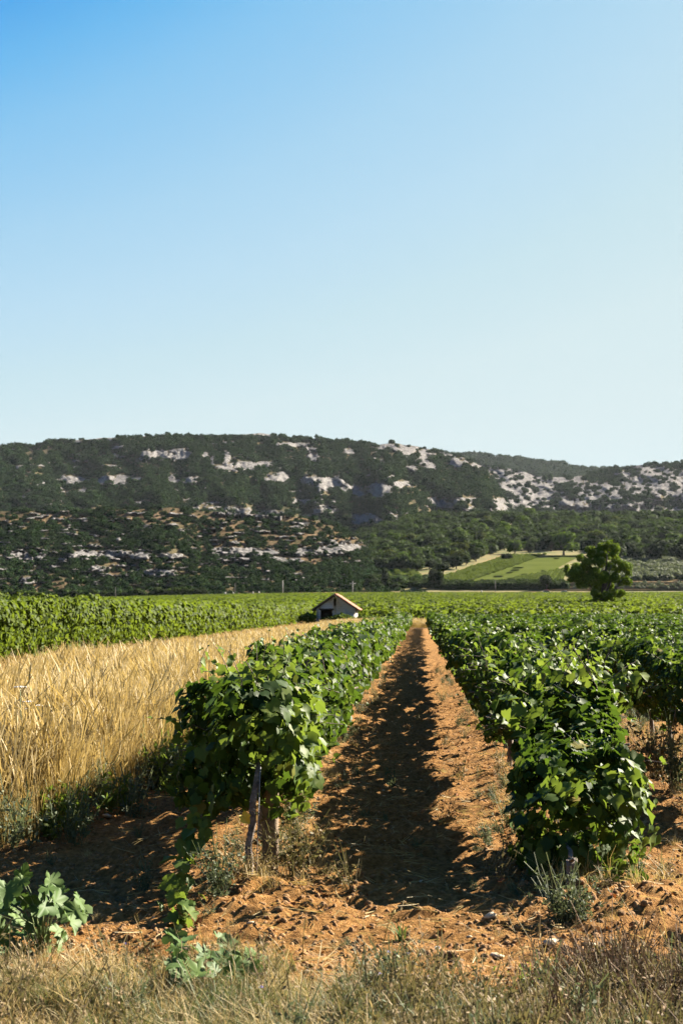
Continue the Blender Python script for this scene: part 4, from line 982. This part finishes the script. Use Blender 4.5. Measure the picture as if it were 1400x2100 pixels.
def strip(x, y, a=-7.6, b=-3.05):
    e = fbm(x * .5, y * .25, 90, 3); return sstep(b + .25, b - .35, x + .45 * e) * sstep(a - .6, a + .6, x + .5 * e)
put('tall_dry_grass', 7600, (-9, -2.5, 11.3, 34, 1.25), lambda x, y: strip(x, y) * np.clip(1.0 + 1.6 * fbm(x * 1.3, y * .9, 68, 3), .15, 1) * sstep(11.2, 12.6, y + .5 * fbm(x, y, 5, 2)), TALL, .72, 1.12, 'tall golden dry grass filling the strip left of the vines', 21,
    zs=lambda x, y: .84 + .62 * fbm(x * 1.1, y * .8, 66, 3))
put('green_grass_in_dry_grass', 1500, (-9, -2.5, 11.3, 40, 1.25), lambda x, y: strip(x, y) * (fbm(x * .8, y * .5, 67, 3) > .05), [tuft(1020 + i, 50, .72, .2, M_GREENGRASS, .0022, .45, 1.6, 5) for i in range(3)], .7, 1.1, 'olive green grass stems mixed into the dry grass', 36)
put('pale_oat_stems', 1500, (-9, -2.5, 11.3, 40, 1.25), lambda x, y: strip(x, y), [tuft(1030 + i, 9, 1.15, .22, M_STRAW, .0024, .55, 4.2, 7) for i in range(4)], .8, 1.1, 'pale nodding seed stems standing over the dry grass', 37)
put('tall_dry_grass_beyond', 11000, (-9.5, -2.3, 33, 150, 1.2), lambda x, y: strip(x, y, -8.4, -2.9), TALLFAR, .7, 1.1, 'pale dry grass running back towards the hut', 22)
put('low_grass_by_left_block', 5200, (-13.0, -7.5, 24, 150, 1.2), lambda x, y: .55 * (fbm(x * .4, y * .15, 12, 3) > -.15), TALLFAR, .10, .34, 'low reddish dry grass along the left vine block', 23)
put('grass_at_row_ends', 1800, (-10, 14, 141.5, 157, 1), lambda x, y: .8 + 0 * x, TALLFAR, .5, .95, 'pale grass patch where the alley ends', 24)
put('green_weeds_in_dry_grass', 900, (-7.5, -2.6, 11.3, 34, 1.3), lambda x, y: .15 + .55 * sstep(-4.2, -3.1, x), GREYW + GRW, 1.0, 2.4, 'grey green weeds at the edge of the dry grass', 25)
verge_f = lambda x, y: (.35 + .65 * (fbm(x * 2.3, y * 2.3, 97, 3) > -.12)) * sstep(7.7, 6.9, y + .7 * fbm(x * 1.1, y * .9, 77, 3) - .25 * sstep(-.2, -1.2, x) + .45 * np.exp(-((x - .42) / .28) ** 2) + .4 * np.exp(-((x + .45) / .3) ** 2))
put('verge_dry_grass', 6500, (-3.2, 2.8, 5.9, 8.6, 1), lambda x, y: verge_f(x, y) * (.35 + .65 * (fbm(x * 1.5, y * 1.5, 14, 3) > -.1)), SHORTDRY, .35, 1.0, 'short dry grass along the near verge', 26, .25)
put('verge_green_grass', 3200, (-3.2, 2.8, 5.9, 8.3, 1), lambda x, y: verge_f(x, y + .1) * (.06 + .7 * (np.exp(-((x + .9) / .55) ** 2))), SHORTGREEN, .5, 1.15, 'fresh green grass blades in the near verge', 27, .2)
put('verge_weeds', 2500, (-2.8, 2.8, 5.9, 8.3, 1), lambda x, y: verge_f(x, y - .05 - .3 * sstep(.6, 1.3, x)) * (.2 + .8 * sstep(-.7, .1, x)), DRYW + DRYW + DRYW[:2] + GREYW[:2], .5, 1.25, 'brown and grey weeds tangled in the near verge', 28, .3)
inrow = lambda x, c, w: np.exp(-((x - c) / w) ** 2)
put('weeds_under_vines', 2600, (-1.9, 4.2, 9.3, 45, 1.7), lambda x, y: np.clip(.55 * inrow(x, -1.1, .4) + .5 * inrow(x, 1.0, .45) + .9 * inrow(x, 3.2, .5), 0, 1), DRYW + GREYW + SHORTDRY, .45, 1.3, 'weeds and dry stalks growing under the vine rows', 29, .3)
put('sparse_soil_weeds', 260, (-2.8, 2.8, 8.0, 20, 1.4), lambda x, y: .5 + 0 * x, SHORTDRY + GREYW, .2, .55, 'sparse tufts on the bare soil', 30, .4)

put('verge_stalks', 240, (-3, 2.8, 6.0, 8.4, 1), lambda x, y: .25 + .75 * sstep(7.8, 7.0, y), [tuft(1170 + i, 4, .26, .10, M_STRAW, .0014, .8, 1.6, 5, base=.5) for i in range(5)], .5, 1.1, 'pale bent stalks standing in the near verge', 38, .25)
put('brown_twiggy_scrub', 620, (.2, 2.9, 6.0, 7.9, 1), lambda x, y: sstep(.3, 1.1, x) * sstep(7.75, 7.3, y + .4 * fbm(x * 2, y * 2, 4, 2)), [weed(1180 + i, M_TWIGS, .26, 26, 5, .02, .14, .7) for i in range(3)], .6, 1.2, 'dark brown twiggy scrub at the near right corner', 39, .3)
# clods, pebbles, litter
def lump(seed, mm, sub=2, rough=.35):
    import bmesh
    b = bmesh.new(); bmesh.ops.create_icosphere(b, subdivisions=sub, radius=.5); v = np.array([p.co[:] for p in b.verts]); f = np.array([[q.index for q in t.verts] for t in b.faces]); b.free()
    k = 1 + rough * fbm(v[:, 0] * 3 + seed * 7, v[:, 1] * 3 + v[:, 2] * 4, seed, 3, .6); v = v * k[:, None] * np.array([1, .8, .6]); return mesh_np('lump', v, f, [mm])
M_CLOD = plain('soil_clod', (.12, .056, .017), (.32, .18, .068), 30, .95, .8, .01)
CL = [lump(i, M_CLOD, 1 if i > 2 else 2) for i in range(5)]
PB = [lump(20 + i, M_STONE, 1) for i in range(3)]
put('soil_clods', 42000, (-3.4, 3.2, 7.0, 30, 1.9), lambda x, y: .35 + .65 * np.clip(np.exp(-((x - 1.15) / .8) ** 2 - ((y - 9) / 1.1) ** 2) + np.exp(-((x + 1) / .6) ** 2 - ((y - 9.1) / 1) ** 2) + (fbm(x * 1.3, y * 1.3, 3, 3) > .1), 0, 1), CL, .012, .058, 'crumbled clods of orange soil', 33, 1.0)
put('pebbles', 900, (-3.4, 3.2, 6.8, 26, 1.8), lambda x, y: .6 + 0 * x, PB, .012, .04, 'small pale pebbles lying on the soil', 34, 1.0)
LIT = [mesh_np('dead_leaf', V * np.array([1, 1, 1.8]), Fc, [M_LITTER], {'tint': np.zeros(len(V))}) for V, Fc in [leaf_template('B', i) for i in range(4)]]
put('leaf_litter', 7000, (-2.2, 3.8, 8.0, 30, 1.6), lambda x, y: np.clip(.8 * inrow(x, .75, .4) + .6 * inrow(x, -1.0, .4) + .22, 0, 1), LIT, .018, .055, 'red brown dead leaves and bark scraps on the soil', 35, .5)
TWIG = [tuft(1400 + i, 3, .3, .02, M_STRAW, .003, .2, 0, 2, base=.45) for i in range(3)]
r_ = np.random.default_rng(3); n_ = 1600; x = r_.uniform(-2.6, 2.8, n_); y = 6.4 + 12 * r_.random(n_) ** 1.6
scatter('fallen_stalks', np.column_stack([x, y, gz(x, y) + .015]), r_.uniform(.3, 1.0, n_), r_.uniform(0, 6.28, n_), r_.integers(0, 3, n_), TWIG, 'pale stalks fallen over the soil', tilt=np.column_stack([np.full(n_, 1.5) + r_.normal(0, .12, n_), r_.normal(0, .2, n_)]))

# stones large enough to point at
stones = [(1005, 1876, 34, 'angular white stone lying alone in the shaded end of the furrow'), (1018, 1930, 34, 'grey white slab on the shadow edge, nearer than the angular white stone'), (1128, 1934, 42, 'long pale flat stone on the cloddy heap, with another to its right'),
          (1210, 1926, 34, 'pale flat stone right of the long one on the heap'), (1290, 1938, 30, 'thin pale stone beside the orange lump'), (149, 1940, 18, 'small square pale stone right of the broad leaved plant'), (514, 1885, 20, 'pale stone at the foot of the left row, below the leaning trunk'),
          (1165, 1850, 16, 'rounded stone half under the grey green shrub'), (1125, 2012, 26, 'rounded pale stone at the border of the right weeds'), (630, 1978, 20, 'buff stone in the middle of the near soil'), (1275, 1926, 24, 'orange lump of brick among pale stones'),
          (220, 1672, 26, 'pale stone at the foot of the dry grass'), (1185, 1984, 20, 'low pale stone below the cloddy heap'), (962, 1908, 14, 'small buff stone left of the grey white slab')]
M_BRICKL = plain('brick_lump', (.32, .10, .035), (.42, .17, .07), 20, .9, .5, .01)
for i, (px, py, w_, lb) in enumerate(stones):
    d = 2917 * HC / (py - 1250)
    for _ in range(4):
        p = W(px, py, d); g = float(gz(p[0], p[1])); d = 2917 * (HC - g) / (py - 1250)
    s_ = w_ * d / 2917
    o = obj('stone', lump(70 + i, M_BRICKL if 'brick' in lb else M_STONE, 1, .7), loc=(p[0], p[1], g + s_ * .12), rot=(rng.normal(0, .2), rng.normal(0, .2), rng.uniform(-.4, .4)), label=lb, cat='stone', group='loose stones on the soil')
    o.scale = (s_ * .95, s_ * .9, s_ * .6)

# end post, stake and first trunk of the left row
def gp(px, py):
    d = 2917 * HC / (py - 1250)
    for _ in range(4): p = W(px, py, d); g = float(gz(p[0], p[1])); d = 2917 * (HC - g) / (py - 1250)
    return p, g
p, g = gp(553, 1775)
mb = MB(); mb.tube([(0, 0, -.2), (.004, 0, .4), (0, .003, .9), (0, 0, 1.3)], [.062, .060, .058, .055], 14, jit=.06); 
obj('end_post', mb.build('end_post', [M_WOOD], True), loc=(p[0], p[1], g), label='weathered round wooden post at the near end of the left vine row', cat='post')
p, g = gp(508, 1800)
mb = MB(); mb.tube([(0, 0, -.08), (.012, 0, .10), (.005, .01, .22), (.03, .01, .36), (.028, .02, .5), (.05, .04, .62), (.05, .16, .72), (.02, .34, .80)], [.034, .026, .023, .024, .021, .022, .018, .012], 10, jit=.4)
o = obj('trunk', mb.build('trunk', [M_BARK], True), ROW_L); o.location = (p[0] + 1.26, p[1] - 10, g); o['label'] = 'slim leaning trunk in front of the post'
mb = MB(); mb.tube([(.0, 0, -.1), (.03, .01, .74)], .0035, 6); obj('vine_stake', mb.build('vine_stake', [M_METAL], True), loc=(p[0] + .055, p[1] - .03, g), label='thin metal stake standing close beside the leaning trunk of the left row', cat='stake')
p, g = gp(1172, 1815)
o = obj('trunk', TRUNKS[1], ROW_R); o.scale = (.8, .8, .32); o.location = (p[0] - 1.10, p[1] - 9.8, g); o['label'] = 'short reddish trunk at the near end'
# trellis wires
for xc, lb in ((-1.26, 'trellis wires hidden in the left vine row'), (1.10, 'trellis wires hidden in the right vine row')):
    root = obj('trellis_wires', None, loc=(xc, 10.1, 0), label=lb, cat='wires')
    for z in (.62, .98, 1.3): mb = MB(); mb.tube([(0, 0, z), (0, 40, z)], .0018, 4); obj('wire', mb.build('wire', [M_METAL]), root)

# yellow leaf near the trunk, broad leaved plant in the corner, small plants
M_YEL = plain('yellow_leaf', (.45, .28, .012), (.55, .38, .03), 20, .6, .1, .002)
V, Fc = leaf_template('A', 2); p = W(497, 1672, 9.5)
o = obj('leaf', mesh_np('yellow_leaf', V, Fc, [M_YEL]), ROW_L); o['label'] = 'single yellow leaf hanging low'
o.location = (p[0] + 1.26, p[1] - 10, p[2]); o.rotation_euler = (R(110), R(140), .6); o.scale = (.07, .075, .09)

def leafy_plant(name, label, cat, spots, mm, base_px, d0, seed, stemr=.004):
    r = np.random.default_rng(seed); pb, g = gp(*base_px); root = obj(name, None, loc=(pb[0], pb[1], g), label=label, cat=cat); mb = MB()
    for i, (px, py, s_) in enumerate(spots):
        p = W(px, py, d0 + r.normal(0, .12)); p[2] = max(p[2], g + .03)
        nn = np.array([.45, -.25, .55]) + r.normal(0, .35, 3); tt = np.array([p[0] - pb[0], -.35, -.45]) + r.normal(0, .3, 3)
        single_leaf(root, p, nn, tt, s_, mm, i, (pb[0], pb[1], g))
        q = p - np.array([pb[0], pb[1], g]); mb.tube([(0, 0, 0), (q[0] * .35, q[1] * .4, q[2] * .6 + .03), q], [stemr, stemr * .8, stemr * .5], 4)
    obj('stem', mb.build('stem', [M_GREENST], True), root); return root
M_GREENST = plain('green_stem', (.12, .17, .06), (.2, .24, .1), 20, .7, .1, .002)
sp = [(15, 1812, .14), (45, 1805, .10), (25, 1835, .15), (62, 1835, .12), (5, 1860, .16), (30, 1862, .15), (50, 1800, .08), (40, 1880, .10), (60, 1880, .14), (12, 1895, .14), (18, 1915, .12), (58, 1915, .12), (105, 1795, .12), (120, 1810, .13), (110, 1832, .15), (128, 1845, .15), (150, 1850, .17), (165, 1862, .14), (140, 1880, .12),
      (120, 1900, .13), (130, 1912, .09), (105, 1925, .13), (118, 1940, .12), (158, 1835, .11), (100, 1850, .13), (75, 1860, .08), (88, 1905, .10), (-10, 1830, .15), (-20, 1870, .16), (-8, 1925, .13), (50, 1940, .10), (80, 1935, .09), (135, 1825, .10), (98, 1815, .10), (10, 1945, .08), (-30, 1900, .15)]
leafy_plant('broad_leaved_plant', 'low plant with big soft green lobed leaves in the near left corner', 'plant', sp, M_MALLOW, (85, 1950), 8.05, 9)

def shrub(name, px, py, sc, mesh, label, cat='plant', group=None):
    p, g = gp(px, py); o = obj(name, mesh, loc=(p[0], p[1], g - .01), label=label, cat=cat, group=group, rot=(0, 0, rng.uniform(0, 6))); o.scale = (sc, sc, sc); return o
SH = weed(1500, M_GREYWEED, .34, 60, 26, .026, .22, .8)
shrub('herb_shrub', 1165, 1868, 1.0, SH, 'fine leaved grey green shrub below the near end of the right vine row', 'shrub')
shrub('herb_shrub', 450, 1842, .9, weed(1501, M_GREYWEED, .42, 34, 14, .035, .14, .5), 'grey green thistle like weed left of the leaning trunk', 'weed')
shrub('herb_shrub', 600, 1790, 1.3, weed(1502, M_WEED, .42, 44, 12, .03, .18, .5), 'dry brown weed clump right of the wooden post', 'weed')
shrub('herb_shrub', 1345, 1590, 1.9, weed(1503, M_WEED, .36, 50, 16, .03, .2, .6), 'tall rusty weed between the right vine rows', 'weed')
shrub('herb_shrub', 1390, 1610, 1.7, weed(1504, M_GREYWEED, .36, 50, 16, .03, .2, .6), 'green weed at the photo edge beside the rusty one', 'weed')
shrub('herb_shrub', 820, 1912, .55, tuft(1505, 26, .24, .05, M_MALLOW, .010, .9, 0, 4), 'small rosette of narrow leaves on the shaded alley end', 'weed')
shrub('herb_shrub', 810, 1985, .8, weed(1506, M_GREYWEED, .26, 30, 14, .022, .2, .7), 'low flowering herb in the middle of the near verge', 'weed')
shrub('herb_shrub', 1105, 2010, .9, weed(1507, M_LEAF_YOUNG, .16, 40, 24, .018, .28, 1.2), 'dark green creeping herb at the border of the right weeds', 'weed')
shrub('herb_shrub', 340, 1500, 2.0, weed(1508, M_GREYWEED, .42, 40, 20, .035, .2, .5), 'green weed standing in the dry grass left of the vines', 'weed')

# thin stalks, flowers, dandelion clock
M_LILAC = plain('lilac_petal', (.26, .22, .46), (.38, .32, .56), 30, .6, .1, .002)
M_FLUFF = plain('white_fluff', (.45, .43, .40), (.58, .56, .52), 60, .9, .5, .002)
M_YFL = plain('yellow_petal', (.70, .55, .03), (.8, .65, .05), 30, .6, .1, .002)
def flower(px, py, hgt, mm, rad, label, group, petals=12):
    p, g = gp(px, py + hgt); h = hgt * p[1] / 2917
    root = obj('wild_flower', None, loc=(p[0], p[1], g), label=label, cat='flower', group=group)
    mb = MB(); mb.tube([(0, 0, 0), (.01, 0, h * .6), (0, -.01, h)], .0022, 4); obj('stem', mb.build('stem', [M_GREENST]), root)
    r = np.random.default_rng(int(px)); V = []; Fs = []
    for k in range(petals):
        a = 6.28 * k / petals; el = r.uniform(.0, .9); o_ = np.array([math.cos(a) * math.cos(el), math.sin(a) * math.cos(el), math.sin(el)]); sd = np.array([-math.sin(a), math.cos(a), 0]) * rad * .28
        b = len(V); V += [np.array([0, 0, h]), np.array([0, 0, h]) + o_ * rad * .6 + sd, np.array([0, 0, h]) + o_ * rad, np.array([0, 0, h]) + o_ * rad * .6 - sd]; Fs.append((b, b + 1, b + 2, b + 3))
    obj('petals', mesh_np('petals', np.array(V), np.array(Fs), [mm]), root)
for i, (px, py) in enumerate([(797, 1938), (812, 1942), (780, 1985), (882, 1985), (905, 1992), (835, 1958), (1288, 2003), (1382, 1996), (1304, 2012), (1296, 2060), (535, 2012), (220, 2020), (257, 1932)]):
    flower(px, py, 42, M_LILAC, .016, 'tiny lilac flower on a thin stem in the near verge', 'lilac flowers of the verge')
flower(704, 2005, 30, M_YFL, .018, 'small yellow flower in the near verge', None)
flower(897, 1930, 30, M_FLUFF, .018, 'round white seed clock on a short stem at the shadow edge', None, 40)
for i, (px, py) in enumerate([(42, 1410), (60, 1440), (78, 1448), (55, 1455), (88, 1482), (58, 1502), (62, 1530), (20, 1428)]):
    d = 14 + i * .6; p = W(px, py, d); g = float(gz(p[0], p[1]))
    root = obj('wild_carrot', None, loc=(p[0], p[1], g), label='flat white umbel standing over the tall dry grass at the left', cat='flower', group='white umbels in the dry grass'); h = p[2] - g
    mb = MB(); mb.tube([(0, 0, 0), (.02, 0, h * .6), (0, 0, h)], .003, 4); obj('stem', mb.build('stem', [M_GREENST]), root)
    r = np.random.default_rng(i); mb = MB()
    for k in range(26):
        a, q = r.uniform(0, 6.28), r.random() ** .5 * .06; c = np.array([math.cos(a) * q, math.sin(a) * q, h + .01 - q * .15]); mb.tube([c, c + np.array([0, 0, .008])], [.008, .006], 5)
    obj('umbel', mb.build('umbel', [M_FLUFF]), root)
# long bent stalks in the verge
STK = ['left of the two stalks under the grey green shrub', 'right of the two stalks under the grey green shrub', 'upright below the left row trunk', 'beside the broad leaved plant', 'leaning right in the middle of the verge', 'leaning left over the brown scrub', 'leaning right below the alley', 'leaning left by the runner leaves', 'short of the bottom edge under the alley', 'leaning right at the bottom under the left row', 'leaning left at the bottom right', 'leaning right at the bottom left', 'by the small rosette on the alley end', 'under the broad leaved plant']
for i, (px, py, ln, ax) in enumerate([(1090, 2000, 150, -.35), (1130, 2010, 170, -.5), (620, 1960, 90, .05), (300, 1950, 80, -.3), (700, 2060, 120, .25), (1340, 1960, 140, -.5), (990, 2060, 110, .3), (420, 2070, 110, -.4), (930, 2090, 140, -.2), (560, 2080, 120, .3), (1230, 2080, 130, -.25), (150, 2080, 110, .4), (785, 1920, 70, .3), (110, 1960, 80, .45)]):
    p, g = gp(px, min(py, 2095)); h = ln * p[1] / 2917; mb = MB(); mb.tube([(0, 0, 0), (ax * h * .4, 0, h * .5), (ax * h, -.02, h)], [.003, .0024, .0015], 4)
    for k in range(5): t = .75 + .05 * k; mb.tube([(ax * h * t, 0, h * t), (ax * h * t + .012, .0, h * t + .02)], [.003, .001], 4)
    obj('dry_stalk', mb.build('dry_stalk', [M_STRAW]), loc=(p[0], p[1], g), label='long thin dry stalk ' + STK[i], cat='stalk', group='dry stalks of the verge')
print('all done', len(bpy.data.objects))

# ------------------------------------------------------------------ thin summer haze
mh, nh, lh = mat('haze'); nh.remove(nh['Principled BSDF']); pv = nh.new('ShaderNodeVolumePrincipled')
pv.inputs['Color'].default_value = (.80, .88, 1.0, 1); pv.inputs['Density'].default_value = 0.000009; pv.inputs['Anisotropy'].default_value = 0.2
lh.new(pv.outputs[0], nh['Material Output'].inputs['Volume'])
mb = MB(); mb.box((-6500, -100, -1.4), (6500, 6000, 520)); obj('haze', mb.build('haze', [mh]), kind='stuff')
